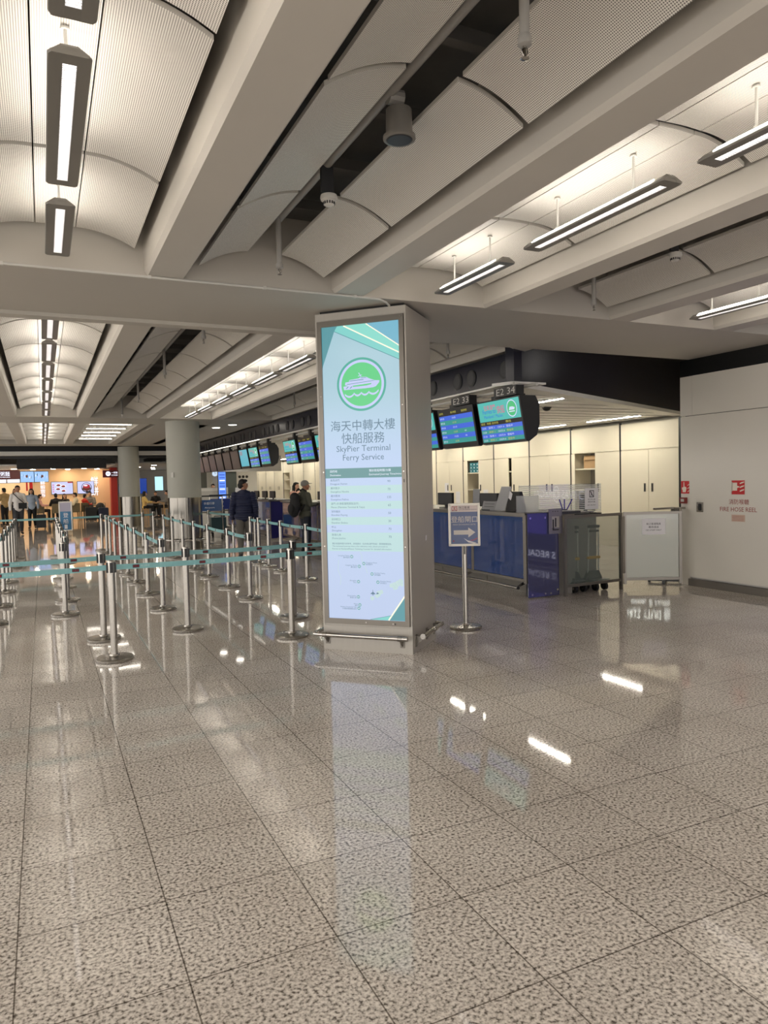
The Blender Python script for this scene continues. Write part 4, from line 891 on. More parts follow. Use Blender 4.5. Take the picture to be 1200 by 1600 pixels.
# ---- lit adverts on the right wall and behind the camera (their reflections show in the glass)
ADP = lit('advert_violet_glow', (92, 64, 236), .8); ADW = lit('advert_lettering_glow', (236, 236, 255), 3.2)
t = thing('violet_advert_lightbox', 'tall violet lit advert box on the white wall towards the camera', 'illuminated sign', (8.25, 4.65, .1))
b = MB(); b.box(8.235, 8.29, 2.5, 5.85, .04, 2.0, FRAME); b.build('case', t); b = MB(); b.poly([(8.234, 5.82, .07), (8.234, 2.53, .07), (8.234, 2.53, 1.97), (8.234, 5.82, 1.97)], lit('advert_indigo_ground', (36, 36, 70), .4)); b.poly([(8.233, 4.85, .55), (8.233, 3.2, .55), (8.233, 3.2, 1.97), (8.233, 4.85, 1.97)], ADP); b.build('lit_panel', t)
b = MB(); b.text('CHIVAS', (8.231, 5.65, 1.16), UY, UZ, .24, ADW, width=1.15); b.text('REGAL', (8.231, 3.95, 1.16), UY, UZ, .24, ADW, width=1.15); b.text('CHIVAS REGAL', (8.231, 5.75, .13), UY, UZ, .17, ADW, width=1.5)
for r_ in (.16, .09): b.tube([(8.231, 4.22+r_*math.cos(a*math.pi/12), 1.24+r_*math.sin(a*math.pi/12)) for a in range(25)], .012, ADW, 6)
b.build('lettering', t)
# ---------------------------------------------------------------- round columns
COLP = noisy('column_paint', (168, 168, 158), (176, 176, 166), 2, .55)
def column(x, y, r, zc, ring, n):
    b = MB(); b.lathe((x, y, 0), [(r-.008, zc), (r-.008, ZS)], COLP, 56); b.lathe((x, y, 0), [(r, 0), (r, zc)], CLADS, 56); o = struct('round_column', b, True)
    if ring:
        t = thing('column_bumper_rail', 'steel bumper ring around the foot of the nearer white column', 'rail', (x, y, .2)); b = MB()
        b.tube([(x+(r+.12)*math.cos(a*math.pi/20), y+(r+.12)*math.sin(a*math.pi/20), .24) for a in range(41)], .025, CHROME, 10, False); b.build('rail_tube', t, True)
        b = MB()
        for a in range(6): b.obox((x+(r+.06)*math.cos(a*1.047), y+(r+.06)*math.sin(a*1.047), .22), (.06*math.cos(a*1.047), .06*math.sin(a*1.047), 0), (-.01*math.sin(a*1.047), .01*math.cos(a*1.047), 0), (0, 0, .03), STEEL)
        b.build('rail_bracket', t)
column(3.245, 18.7, .42, 1.29, True, 1); column(3.19, 30.9, .41, 1.19, False, 2)
b = MB(); b.obox((2.92, 18.42, 1.86), (.022, -.028, 0), (.01, .008, 0), (0, 0, .06), LGREY); solo('column_switch_box', b, 'tiny pale box fixed to the left side of the nearer white column', 'switch box')
# ---------------------------------------------------------------- far hall and dining area
FY = 41.0
ORNG = noisy('orange_timber_wall', (224, 188, 146), (230, 196, 154), 1.2, .55); KITW = pr('kitchen_cream', (250, 226, 192), .5); BURG = pr('burgundy_fascia', (92, 18, 26), .4); GREYW = pr('grey_far_wall', (150, 148, 144), .6); WOODL = pr('pale_wood', (196, 160, 112), .5); REDW = pr('red_wall', (164, 40, 36), .5)
b = MB(); b.box(-14, 7, 31.9, 32.6, 2.93, 3.08, WHITE); struct('trim_3', b)
b = MB(); b.box(-14, 5.3, 32.6, 32.8, 2.82, 3.75, BLACK); struct('wall_far_upper', b)
b = MB(); b.box(-.92, 2.5, 33, 33.5, 2.42, 2.80, pr('dark_bulkhead', (26, 25, 26), .5)); struct('trim_4', b)
b = MB(); b.box(-14, 2.9, 33.5, 47, 2.56, 2.62, WHITE); b.box(2.9, 7.6, 33.5, 50, 2.62, 2.68, GREYW); struct('ceiling_dining', b)
b = MB(); b.box(-14, 12.3, 49.5, 49.7, 0, 3.7, GREYW); b.box(-14, -13.8, 33, 49.5, 0, 3.7, GREYW); struct('wall_far', b)
b = MB(); b.box(-.42, 3.24, FY, FY+.2, 0, 2.56, ORNG); b.box(3.24, 3.56, FY-.7, FY+.2, 0, 2.62, REDW); struct('wall_dining', b)
b = MB(); b.box(-9, -.42, FY+2.2, FY+2.4, 0, 2.56, KITW); b.box(-.45, -.40, FY, FY+2.3, 0, 2.56, KITW); struct('wall_kitchen', b)
WARM = lit('warm_downlight_glow', (255, 234, 200), 105.0); COOLW = lit('cool_downlight_glow', (255, 236, 210), 90.0)
k = 0
for x, y, m in ((-3.4, 38.5, WARM), (-2.2, 40.5, WARM), (-1.2, 38.5, WARM), (-.4, 40.0, WARM), (.5, 39.0, WARM), (1.2, 40.4, WARM), (1.9, 39.0, WARM), (2.6, 40.4, WARM), (.3, 36.5, WARM), (1.8, 36.5, WARM), (-2.6, 42.3, WARM), (-1.3, 42.3, WARM), (4.6, 40, COOLW), (5.6, 42, COOLW), (6.6, 40, COOLW), (5.1, 45.5, COOLW), (6.1, 45.5, COOLW), (5, 37, COOLW)):
    z = 2.56 if x < 2.9 else 2.62; b = MB(); b.lathe((x, y, z-.012), [(.10, 0), (.11, .005), (.11, .012)], m, 16); k += 1
    solo('dining_downlight', b, 'small round downlight in the dining area ceiling', 'downlight', 'downlights over the dining area')
def tv(x0, x1, z0, z1, y, label, art, name='wall_screen'):
    t = thing(name, label, 'screen', ((x0+x1)/2, y, z0)); b = MB(); b.box(x0-.02, x1+.02, y, y+.06, z0-.02, z1+.02, BLACK); b.build('case', t)
    b = MB(); art(b, lambda u, v_, o=0: (x0+(x1-x0)*u, y-.003-o, z0+(z1-z0)*v_)); b.build('display', t)
D_LAV = lit('display_lavender', (206, 208, 250), 1.0); D_BLU = lit('display_pale_blue', (150, 190, 240), 1.1); D_RED = lit('display_red', (190, 50, 60), .8); D_BRN = lit('display_brown', (120, 60, 44), .6); D_WHT = lit('display_white', (240, 240, 250), 1.2); D_DRK = lit('display_dark', (40, 34, 40), .6); D_PNK = lit('display_pink', (220, 130, 170), 1)
def ell(b, q, u, v_, ru, rv, m, o=.001): b.poly([q(u+ru*math.cos(a*math.pi/10), v_+rv*math.sin(a*math.pi/10), o) for a in range(20)], m)
def full(b, q, m): b.poly([q(0, 0), q(1, 0), q(1, 1), q(0, 1)], m)
def art_a(b, q):
    full(b, q, D_LAV)
    for u, v_ in ((.32, .74), (.55, .64), (.30, .42), (.55, .26)): ell(b, q, u, v_, .13, .12, D_WHT, .001); ell(b, q, u, v_-.02, .10, .07, D_BRN, .002); ell(b, q, u+.01, v_+.03, .07, .05, D_RED, .003)
    b.poly([q(.76, .9, .001), q(1, .9, .001), q(1, 1, .001), q(.76, 1, .001)], D_RED)
    for i in range(4): b.poly([q(.05, .15+.18*i, .001), q(.11, .15+.18*i, .001), q(.11, .27+.18*i, .001), q(.05, .27+.18*i, .001)], D_PNK)
    for i in range(3): b.poly([q(.80, .3+.18*i, .001), q(.92, .3+.18*i, .001), q(.92, .33+.18*i, .001), q(.80, .33+.18*i, .001)], D_BLU)
def art_b(b, q):
    full(b, q, D_LAV); ell(b, q, .55, .5, .32, .42, D_DRK); ell(b, q, .55, .52, .28, .36, D_LAV, .002); ell(b, q, .55, .42, .26, .22, D_BRN, .003); ell(b, q, .55, .6, .22, .18, D_RED, .004); ell(b, q, .5, .66, .12, .06, D_WHT, .005)
    b.poly([q(.5, .2, .006), q(.85, .2, .006), q(.7, .02, .006), q(.5, .02, .006)], D_DRK)
def art_m(s):
    def f(b, q):
        full(b, q, D_BLU); r = random.Random(s)
        for i in range(9): b.poly([q(.05+.1*i, .2+.5*r.random(), .001), q(.12+.1*i, .2+.5*r.random(), .001), q(.13+.1*i, .6+.3*r.random(), .001)], [D_WHT, D_DRK, D_LAV][i % 3])
        ell(b, q, .3+.3*r.random(), .55, .09, .13, D_BRN, .002)
    return f
tv(.42, 1.42, 1.30, 1.92, FY-.07, 'lit screen showing four small dishes on the orange dining wall', art_a); tv(1.65, 2.44, 1.30, 1.92, FY-.07, 'lit screen showing one big bowl of noodles on the orange dining wall', art_b)
tv(-.96, -.37, 1.94, 2.46, 39.9, 'pale blue menu screen right next to the burgundy shop sign', art_m(2), 'menu_screen'); tv(-.34, .28, 1.94, 2.45, 39.9, 'pale blue menu screen, second from the burgundy shop sign', art_m(5), 'menu_screen')
tv(-1.55, -1.0, 1.92, 2.09, 39.95, 'low white menu strip under the burgundy shop sign, right half', lambda b, q: full(b, q, D_WHT), 'menu_screen'); tv(-2.2, -1.6, 1.92, 2.09, 39.95, 'low white menu strip under the burgundy shop sign, left half', lambda b, q: full(b, q, D_WHT), 'menu_screen')
NEON = lit('neon_white_letters', (236, 240, 255), 1.5); UXP = Vector((1, 0, 0))
def shopsign(x0, x1, z0, z1, y, label, fn):
    t = thing('shop_sign', label, 'shop sign', ((x0+x1)/2, y, z0)); b = MB(); b.box(x0, x1, y, y+.15, z0, z1, BURG); b.build('panel', t); b = MB(); fn(b, y-.004); b.build('lettering', t)
def s1(b, y): b.text('・粥麵', (-1.98, y, 2.27), UXP, UZ, .24, NEON, width=.55); b.text('CONGEE & NOODLE', (-2.2, y, 2.17), UXP, UZ, .08, NEON, width=.78)
shopsign(-4.5, -.98, 2.11, 2.54, 39.9, 'burgundy shop sign with white characters over the kitchen, far left', s1)
def s2(b, y):
    b.poly([(3.10+.12*math.cos(a*math.pi/12), y, 2.29+.12*math.sin(a*math.pi/12)) for a in range(24)], NEON); b.box(3.0, 3.2, y-.003, y-.001, 2.28, 2.31, BURG)
    b.text('一粥麵', (3.26, y, 2.30), UXP, UZ, .11, NEON, width=.3); b.text('CONGEE', (3.26, y, 2.18), UXP, UZ, .09, NEON, width=.3)
shopsign(2.84, 3.7, 2.10, 2.47, 40.0, 'burgundy shop sign with a white disc beside the farther white column', s2)
for x, z, tops, l in ((-.10, 1.14, '鮮蝦雲吞', 'tall column of glowing white characters left of the dish screen'), (2.36, 1.16, '鮮餅', 'two big glowing white characters right of the noodle bowl screen')):
    b = MB(); n = len(tops); s = (.82 if n == 4 else 1.04)/n; xx = x+(.0 if n == 4 else -.06); wd = .22 if n == 4 else .36
    y_ = 39.8 if n == 4 else FY-.03
    for i, ch in enumerate(tops): b.text(ch, (xx, y_, z+s*(n-1-i)+.05), UXP, UZ, s*.98, NEON, width=wd)
    solo('neon_characters', b, l, 'neon sign')
solo('red_banner', MB().box(-.62, -.42, 42.2, 42.22, 1.45, 1.95, RED), 'bright red hanging banner in the kitchen opening', 'banner'); solo('red_banner', MB().box(-.78, -.70, 42.2, 42.22, 1.5, 1.95, RED), 'narrow red hanging strip in the kitchen opening', 'banner')
b = MB(); b.box(-6, -1.35, 38.9, 39.6, 0, .92, WOODL); b.box(-6, -1.3, 38.85, 39.65, .92, .96, WHITE); solo('serving_counter', b, 'pale wooden serving counter at the far left', 'counter')
tv(5.32, 5.86, 1.15, 2.08, 47, 'deep blue lit wall panel seen between the two white columns', lambda b, q: full(b, q, lit('display_deep_blue', (24, 62, 150), .9)), 'light_panel')
tv(6.36, 6.85, 1.32, 2.18, 47, 'bright aqua lit window panel left of the nearer white column', lambda b, q: full(b, q, lit('display_aqua', (176, 226, 240), 1.3)), 'light_panel')
tv(3.62, 3.80, 1.25, 1.72, 40.2, 'small upright order screen on the red wall', lambda b, q: full(b, q, D_BLU), 'order_kiosk')
# tables, benches, stools
def table(x, y, w_, d_, z, label, wood=WOODL):
    t = thing('dining_table', label, 'table', (x, y, 0), 'dining tables'); b = MB(); b.box(x-w_/2, x+w_/2, y-d_/2, y+d_/2, z-.04, z, wood); b.build('tabletop', t)
    for sx in (-1, 1):
        for sy in (-1, 1): b = MB(); b.box(x+sx*(w_/2-.06)-.022, x+sx*(w_/2-.06)+.022, y+sy*(d_/2-.06)-.022, y+sy*(d_/2-.06)+.022, 0, z-.04, wood); b.build('leg', t)
TABW = pr('dark_table', (70, 62, 54), .5)
table(.45, 38.4, .7, .7, .74, 'table in front of the kitchen menu screens'); table(1.25, 38.9, .7, .7, .74, 'table below the dish screen'); table(2.15, 38.6, .8, .7, .74, 'dark table below the noodle bowl screen', TABW); table(5.1, 38.3, 1.0, .7, .76, 'pale wooden table between the two white columns')
def stool(x, y, label, back=False, m=WOODL):
    t = thing('dining_chair', label, 'chair', (x, y, 0), 'dining chairs'); b = MB(); b.box(x-.19, x+.19, y-.19, y+.19, .42, .46, m); b.build('seat', t)
    for sx in (-1, 1):
        for sy in (-1, 1): b = MB(); b.box(x+sx*.165-.018, x+sx*.165+.018, y+sy*.165-.018, y+sy*.165+.018, 0, .42, m); b.build('leg', t)
    if back: b = MB(); b.box(x-.19, x+.19, y-.19, y-.16, .46, .86, m); b.build('backrest', t)
OLIV = pr('olive_seat', (104, 92, 66), .6)
SEATS = [(-.15, 38.2, 'olive chair under the diner in pink', True, OLIV), (.55, 37.75, 'olive chair under the diner in black', True, OLIV), (.95, 38.9, 'olive chair under the diner leaning on an elbow', True, OLIV), (1.42, 38.0, 'olive chair under the diner in cream', True, OLIV), (1.85, 38.5, 'olive chair under the diner in red', True, OLIV), (2.15, 39.35, 'chair under the diner in grey behind the dark table', False, OLIV),
         (4.62, 38.15, 'pale stool under the diner in yellow between the columns', False, WOODL), (5.75, 38.15, 'pale stool at the right end of the wooden table', False, WOODL), (5.3, 39.1, 'pale stool behind the wooden table', False, WOODL)]
for x, y, l, bk, m in SEATS: stool(x, y, l, bk, m)
def case(x, y, w_, d_, h, m, label):
    t = thing('suitcase', label, 'suitcase', (x, y, 0)); b = MB()
    b.prism([(-w_/2, .06), (w_/2, .06), (w_/2, h-.03), (w_/2-.03, h), (-w_/2+.03, h), (-w_/2, h-.03)], lambda a, z, ww: (x+a, ww, z), y-d_/2, y+d_/2, m); b.build('shell', t)
    b = MB(); b.tube([(x-.09, y+.05, h-.02), (x-.09, y+.05, h+.22), (x+.09, y+.05, h+.22), (x+.09, y+.05, h-.02)], .011, DARKG, 8); b.build('handle', t)
    for sx in (-1, 1):
        for sy in (-1, 1): b = MB(); b.tube([(x+sx*(w_/2-.04)-.012, y+sy*(d_/2-.04), .035), (x+sx*(w_/2-.04)+.012, y+sy*(d_/2-.04), .035)], .035, BLACK, 10); b.build('wheel', t)
CASEN = pr('navy_suitcase', (24, 32, 58), .45); CASEK = pr('black_suitcase', (18, 18, 20), .5)
case(2.05, 37.2, .5, .28, .66, CASEK, 'big black suitcase below the noodle bowl screen'); case(2.6, 37.1, .44, .28, .62, CASEN, 'dark navy suitcase at the end of the orange wall')
b = MB(); b.ball((2.5, 37.55, .36), (.26, .18, .36), CASEK); b.ball((2.5, 37.58, .62), (.22, .15, .24), CASEK); solo('rucksack', b, 'rounded black rucksack on the floor behind the navy suitcase', 'rucksack', smooth=True)
# ---------------------------------------------------------------- far check-in end
b = MB(); b.box(5.9, 6.42, 31.5, 31.7, 0, 2.8, pr('olive_grey_wall', (112, 112, 104), .6)); b.box(6.42, 6.9, 32.6, 32.8, 0, 2.8, WHITE); b.box(6.9, 7.45, 30.4, 30.6, 0, 2.8, pr('dark_green_grey_wall', (62, 68, 64), .6)); b.box(7.45, 7.62, 31.6, 31.8, 0, 2.8, CREAM); b.box(7.62, 9.1, 33.2, 33.4, 0, 2.8, WHITE); b.box(5.4, 9.4, 30.3, 30.5, 2.12, 2.8, GREYW)
struct('wall_back_office', b)
for i in range(3):
    b = MB(); b.tube([(8.28+.17*i, 33.19, 1.93), (8.28+.17*i, 33.2, 1.93)], .065, BLACK, 14)
    solo('round_wall_vent', b, f'dark round vent on the white back office wall, {("left", "middle", "right")[i]} of three', 'air vent', 'round vents on the back office wall')
def art_k(b, q):
    full(b, q, lit('kiosk_blue', (96, 140, 240), 1.2))
    for i in range(9): b.poly([q(.12, .08+.10*i, .001), q(.88, .08+.10*i, .001), q(.88, .12+.10*i, .001), q(.12, .12+.10*i, .001)], D_WHT if i % 3 == 0 else S_BL)
t = thing('upright_display', 'tall glowing blue upright display beyond the desks', 'screen', (6.07, 27, 0))
b = MB(); b.box(5.92, 6.22, 27.0, 27.09, .98, 2.08, BLACK); b.box(6.0, 6.14, 27.01, 27.08, .03, .98, DARKG); b.box(5.88, 6.26, 26.9, 27.2, 0, .03, DARKG); b.build('case', t)
b = MB(); art_k(b, lambda u, v_, o=0: (5.935+.27*u, 26.995-o, 1.0+1.06*v_)); b.build('display', t)
t = thing('wall_clock', 'small round lit clock beside the blue upright display', 'clock', (6.03, 28, 1.92)); b = MB(); b.tube([(6.03, 28, 2.02), (6.03, 28.04, 2.02)], .105, lit('clock_face', (206, 226, 246), .9), 24); b.build('face', t); b = MB(); b.box(6.025, 6.035, 27.995, 28, 2.02, 2.09, INK); b.box(6.03, 6.08, 27.995, 28, 2.015, 2.025, INK); b.build('hand', t); b = MB(); b.tube([(6.03, 28.02, 2.12), (6.03, 28.02, 2.79)], .012, DARKG, 8); b.build('hanger', t)
b = MB(); b.box(5.25, 6.35, 27.3, 27.36, .0, 1.48, LGREY); b.box(5.3, 6.3, 27.28, 27.3, 1.36, 1.46, WHITE); solo('partition_screen', b, 'low pale partition in front of the blue upright display', 'partition')
slab('paper_stand', (5.98, 24.2, 1.3), (.10, -.06, 0), (.02, 0, .18), .006, PAPER, 'white paper stand at the far end of the farther desks', 'paper stand')
# luggage trolleys
ADB = pr('advert_teal_blue', (20, 66, 118), .3); ADK = pr('advert_deep_blue', (18, 40, 112), .3); SUIT = pr('dark_green_case', (26, 56, 60), .5)
def cart(x, y, ang, label, m):
    t = thing('luggage_trolley', label, 'luggage trolley', (x, y, 0), 'luggage trolleys', ang, False)
    b = MB()
    for s in (-.32, .32): b.tube([(s, -.25, 1.26), (s, -.25, .85), (s, -.12, .25), (s*.8, .75, .22)], .018, STEEL, 8); b.tube([(s, -.25, .30), (s, -.22, .1)], .018, STEEL, 8)
    for yy in (0, .25, .5, .72): b.tube([(-.28, yy, .235), (.28, yy, .235)], .012, STEEL, 8)
    b.tube([(-.32, -.24, .80), (.32, -.24, .80)], .018, STEEL, 8); b.build('tube_frame', t, True)
    b = MB(); b.tube([(-.33, -.26, 1.27), (.33, -.26, 1.27)], .022, DARKG, 10); b.build('handle', t, True)
    b = MB(); b.box(-.30, .30, -.275, -.255, .84, 1.16, m)
    b.text('手提行李', (-.20, -.277, 1.03), UXP, UZ, .08, PAPER, width=.3); b.text('Airport', (-.18, -.277, .92), UXP, UZ, .06, PAPER, width=.28); b.build('advert_panel', t)
    for sx, yy in ((-.28, -.2), (.28, -.2), (0, .72)): b = MB(); b.tube([(sx-.02, yy, .075), (sx+.02, yy, .075)], .075, BLACK, 14); b.build('wheel', t, True)
    b = MB(); b.box(-.26, .26, -.24, -.05, .98, 1.0, STEEL); b.build('basket', t); return t
cart(4.43, 21.2, R(-14), 'luggage trolley with a teal blue advert panel right of the nearer white column', ADB); c2 = cart(5.0, 22.4, R(-20), 'luggage trolley with a deep blue panel behind the teal one', ADK)
t = thing('hard_case', 'dark green hard case on the low deck of the luggage trolley', 'suitcase', (4.7, 21.65, .25)); b = MB(); b.box(4.48, 4.92, 21.5, 21.8, .252, .62, SUIT); b.build('shell', t); b = MB(); b.tube([(4.6, 21.65, .62), (4.6, 21.65, .66), (4.8, 21.65, .66), (4.8, 21.65, .62)], .012, BLACK, 8); b.build('handle', t)
# glowing shop name, unseen behind the camera, that shows on the polished floor by way of the frosted gate
DZ = lit('duty_letters_glow', (236, 238, 230), 34.0)
b = MB(); q0 = Vector((5.95, -8, 3.12)); b.text('@ DUTY ZERO', q0, Vector((-1, 0, 0)), UZ, .42, DZ, width=1.55); b.text('wines & spirits', q0-Vector((0, 0, .36)), Vector((-1, 0, 0)), UZ, .26, DZ, width=1.3)
t = thing('shop_sign', 'glowing white shop letters on an added dark backing behind the camera, mirrored on the floor', 'shop sign', (5.1, -8.1, 0)); b.build('lettering', t)
b = MB(); b.box(1.5, 9.5, -8.25, -8.06, 2.3, 5.2, BLACK); b.build('panel', t)  # unseen dark backing added to keep the bright world out of the letters' reflection
b = MB(); b.box(1.7, 1.9, -8.24, -8.08, 0, 2.3, DARKG); b.box(9.1, 9.3, -8.24, -8.08, 0, 2.3, DARKG); b.build('post', t)
# ---------------------------------------------------------------- people
SKIN = pr('skin_light', (206, 160, 132), .5); SKIN2 = pr('skin_tan', (158, 112, 86), .5); HAIR = noisy('black_hair', (12, 10, 10), (20, 17, 16), 60, .75, 0, (1, 1, .2)); EYE = pr('eye_dark', (26, 20, 18), .2); SHOEB = pr('black_shoe', (20, 20, 22), .5); LIP = pr('lip', (166, 96, 86), .5)
def blob(shapes, vox, sm=6, puff=None):
    mb = MB()
    for s in shapes:
        if s[0] == 'e': mb.ball(s[1], s[2], None, 18, 12)
        else:
            p, q, r0, r1 = Vector(s[1]), Vector(s[2]), s[3], s[4]
            mb.ball(p, r0, None, 14, 9); mb.ball(q, r1, None, 14, 9)
            if (q-p).length > 1e-4: mb.tube([p, q], [r0, r1], None, 16)
    me = bpy.data.meshes.new('t'); me.from_pydata(mb.v, [], mb.f); o = bpy.data.objects.new('t', me); C.objects.link(o)
    m = o.modifiers.new('r', 'REMESH'); m.mode = 'VOXEL'; m.voxel_size = vox
    if sm: m = o.modifiers.new('s', 'SMOOTH'); m.iterations = sm; m.factor = .5
    e = o.evaluated_get(bpy.context.evaluated_depsgraph_get()); me2 = e.to_mesh()
    v = [tuple(x.co) for x in me2.vertices]; nn = [tuple(x.normal) for x in me2.vertices]; f = [list(p.vertices) for p in me2.polygons]; e.to_mesh_clear(); bpy.data.objects.remove(o)
    if puff: v = [tuple(Vector(a)+Vector(n)*puff[0]*(abs(math.sin(a[2]*math.pi/puff[1]))-.5)) for a, n in zip(v, nn)]
    return v, f
def put(name, vf, mat, parent, S=1):
    mb = MB(); mb.add([(x*S, y*S, z*S) for x, y, z in vf[0]], vf[1], mat); return mb.build(name, parent, True)
def lerp(a, c, t): return tuple(a[i]+(c[i]-a[i])*t for i in range(3))
def hand(w_, d, side, r=1.0):
    """palm from wrist along d, five fingers slightly curled, thumb from the side of the palm"""
    d = Vector(d).normalized(); s = Vector((1, 0, 0)) if abs(d.x) < .8 else Vector((0, 1, 0)); nrm = d.cross(s).normalized(); wd = nrm.cross(d).normalized()
    # wd = across the palm towards the front of the body
    fwd = Vector((0, 1, 0)); wd = (fwd-d*fwd.dot(d)).normalized() if abs(d.y) < .9 else Vector((side*-1, 0, 0)); pn = d.cross(wd).normalized()
    if pn.x*side > 0: pn = -pn      # palm looks towards the body
    w_ = Vector(w_); out = [('c', w_, w_+d*.03, .024, .026)]
    for k in (-1.5, -.5, .5, 1.5): out.append(('c', w_+d*.025+wd*k*.012, w_+d*.085+wd*k*.019, .016, .012))
    for k, ln in ((-1.5, .058), (-.5, .072), (.5, .078), (1.5, .07)):
        a = w_+d*.085+wd*k*.019; m = a+d*ln*.5+pn*.006; e = m+d*ln*.42+pn*.016; out += [('c', a, m, .0098, .009), ('c', m, e, .009, .0075)]
    a = w_+d*.03+wd*.026; m = a+d*.032+wd*.022+pn*.006; e = m+d*.030+wd*.006+pn*.008; out += [('c', a, m, .013, .011), ('c', m, e, .011, .009)]
    return out
def person(label, x, y, ang, H=1.7, top=None, bottom=None, skin=SKIN, shoe=SHOEB, sit=False, stride=0.0, arms='down', hair='short', vox=.013, fat=1.0, puff=None, cap=None, headyaw=0, lean=0, long_sleeve=True, undershirt=None, skirt=False, seat_h=.46):
    S = H/1.72; t = thing('person', label, 'person', (x, y, 0), None, ang, False)
    hz = .90 if not sit else seat_h/S+.09
    def up(z): return hz+(z-.90)
    ly = lambda z: lean*max(0, z-.90)
    def J(px, py, z): return (px, py+ly(z), up(z))
    hip = {s: (s*.088, 0, hz) for s in (-1, 1)}
    knee, ank, toe = {}, {}, {}
    for s in (-1, 1):
        if sit: knee[s] = (s*.10, .42, hz); ank[s] = (s*.10, .40, .085); toe[s] = (s*.12, .56, .035)
        else:
            st = stride*s; bk = max(0, -st)
            knee[s] = (s*.09, st*.55+.03+bk*.25, .48+bk*.05); ank[s] = (s*.095, st*1.0-.01, .085+bk*.16); toe[s] = (s*.115, st*1.0+.15, .035+bk*.05)
    sh = {s: J(s*.178*fat**.5, -.012, 1.385) for s in (-1, 1)}
    el, wr, hd = {}, {}, {}
    for s in (-1, 1):
        if arms == 'down' or (arms == 'one' and s == 1): el[s] = J(s*.245, -.03+.12*stride*-s, 1.13); wr[s] = J(s*.255, .07+.2*stride*-s, .88); hd[s] = (s*.05, .15, -1)
        elif arms == 'table': el[s] = J(s*.25, .12, 1.16); wr[s] = J(s*.13, .36, 1.17); hd[s] = (-s*.4, 1, -.1)
        elif arms == 'chin': el[s] = J(s*.2, .26, 1.14); wr[s] = J(s*.05, .17, 1.40); hd[s] = (-s*.2, -.2, 1)
        elif arms == 'front': el[s] = J(s*.24, .02, 1.15); wr[s] = J(s*.12, .26, 1.16); hd[s] = (-s*.5, 1, .1)
        else: el[s] = J(s*.25, .02, 1.15); wr[s] = J(s*.20, .26, 1.22); hd[s] = (-s*.2, 1, .2)
    hc = J(0, .03, 1.605)
    cy_, sy_ = math.cos(headyaw), math.sin(headyaw)
    def Hd(px, py, pz): return (hc[0]+px*cy_-py*sy_, hc[1]+px*sy_+py*cy_, hc[2]+pz)
    B = [('e', Hd(0, -.01, .03), (.078, .093, .088)), ('e', Hd(0, .022, -.03), (.062, .066, .078)), ('e', Hd(0, .05, -.075), (.036, .034, .03)), ('c', Hd(0, .086, .01), Hd(0, .108, -.028), .009, .014), ('e', Hd(0, .082, -.058), (.024, .012, .010)),
         ('e', Hd(0, .078, .022), (.05, .012, .010)), ('c', J(0, -.012, 1.42), J(0, .0, 1.54), .058, .052)]
    for s in (-1, 1): B += [('e', Hd(s*.078, -.005, -.008), (.012, .022, .032)), ('e', Hd(s*.042, .062, -.03), (.026, .02, .02))]
    torso = lambda g: [('e', J(0, 0, .93), (.155*fat+g, .105*fat+g, .11)), ('e', J(0, .005, 1.06), (.138*fat+g, .098*fat+g, .13)), ('e', J(0, 0, 1.22), (.158*fat+g, .108*fat+g, .14)), ('e', J(0, -.01, 1.34), (.165*fat**.5+g, .10+g, .11)), ('c', J(-.13, -.015, 1.375), J(.13, -.015, 1.375), .052+g, .052+g), ('c', J(0, -.02, 1.445), J(.14, -.015, 1.39), .05+g*.6, .042+g), ('c', J(0, -.02, 1.445), J(-.14, -.015, 1.39), .05+g*.6, .042+g), ('c', J(0, -.02, 1.40), J(0, -.01, 1.46), .075+g, .06+g*.5)]
    arm = lambda s, g, c1: [('c', sh[s], lerp(sh[s], el[s], .5), .056+g, .05+g), ('c', lerp(sh[s], el[s], .5), el[s], .05+g, .041+g), ('c', el[s], lerp(el[s], wr[s], .35), .042+g, .042+g), ('c', lerp(el[s], wr[s], .35), lerp(el[s], wr[s], c1), .042+g, .028+g)]
    leg = lambda s, g, c1: [('c', hip[s], lerp(hip[s], knee[s], .5), .088+g, .072+g), ('c', lerp(hip[s], knee[s], .5), knee[s], .072+g, .056+g), ('c', knee[s], lerp(knee[s], ank[s], .35), .055+g, .056+g), ('c', lerp(knee[s], ank[s], .35), lerp(knee[s], ank[s], c1), .056+g, .036+g)]
    B += torso(0)
    for s in (-1, 1): B += arm(s, 0, 1)+leg(s, 0, 1)+[('c', ank[s], toe[s], .036, .03)]+hand(wr[s], hd[s], s)
    put('body', blob(B, vox, 5), skin, t, S)
    T = torso(.022)
    T = [e for e in T]
    T.append(('e', J(0, 0, .90), (.165*fat+.018, .115*fat+.018, .10)))
    if puff: T += [('e', J(0, 0, .93), (.215, .15, .12)), ('e', J(0, 0, 1.08), (.205, .145, .16)), ('e', J(0, -.01, 1.24), (.20, .14, .15))]
    for s in (-1, 1): T += arm(s, .016 if puff is None else .024, .97 if long_sleeve else .0)
    if not long_sleeve:
        T = torso(.022)+[('c', sh[s], lerp(sh[s], el[s], .55), .07, .062) for s in (-1, 1)]
    put('jacket' if puff else 'shirt', blob(T, vox, 5, puff), top, t, S)
    G = [('e', (0, 0, hz+.02), (.165*fat+.006, .112*fat+.008, .12))]
    for s in (-1, 1): G += leg(s, .016, .96)
    put('trousers', blob(G, vox, 5), bottom, t, S)
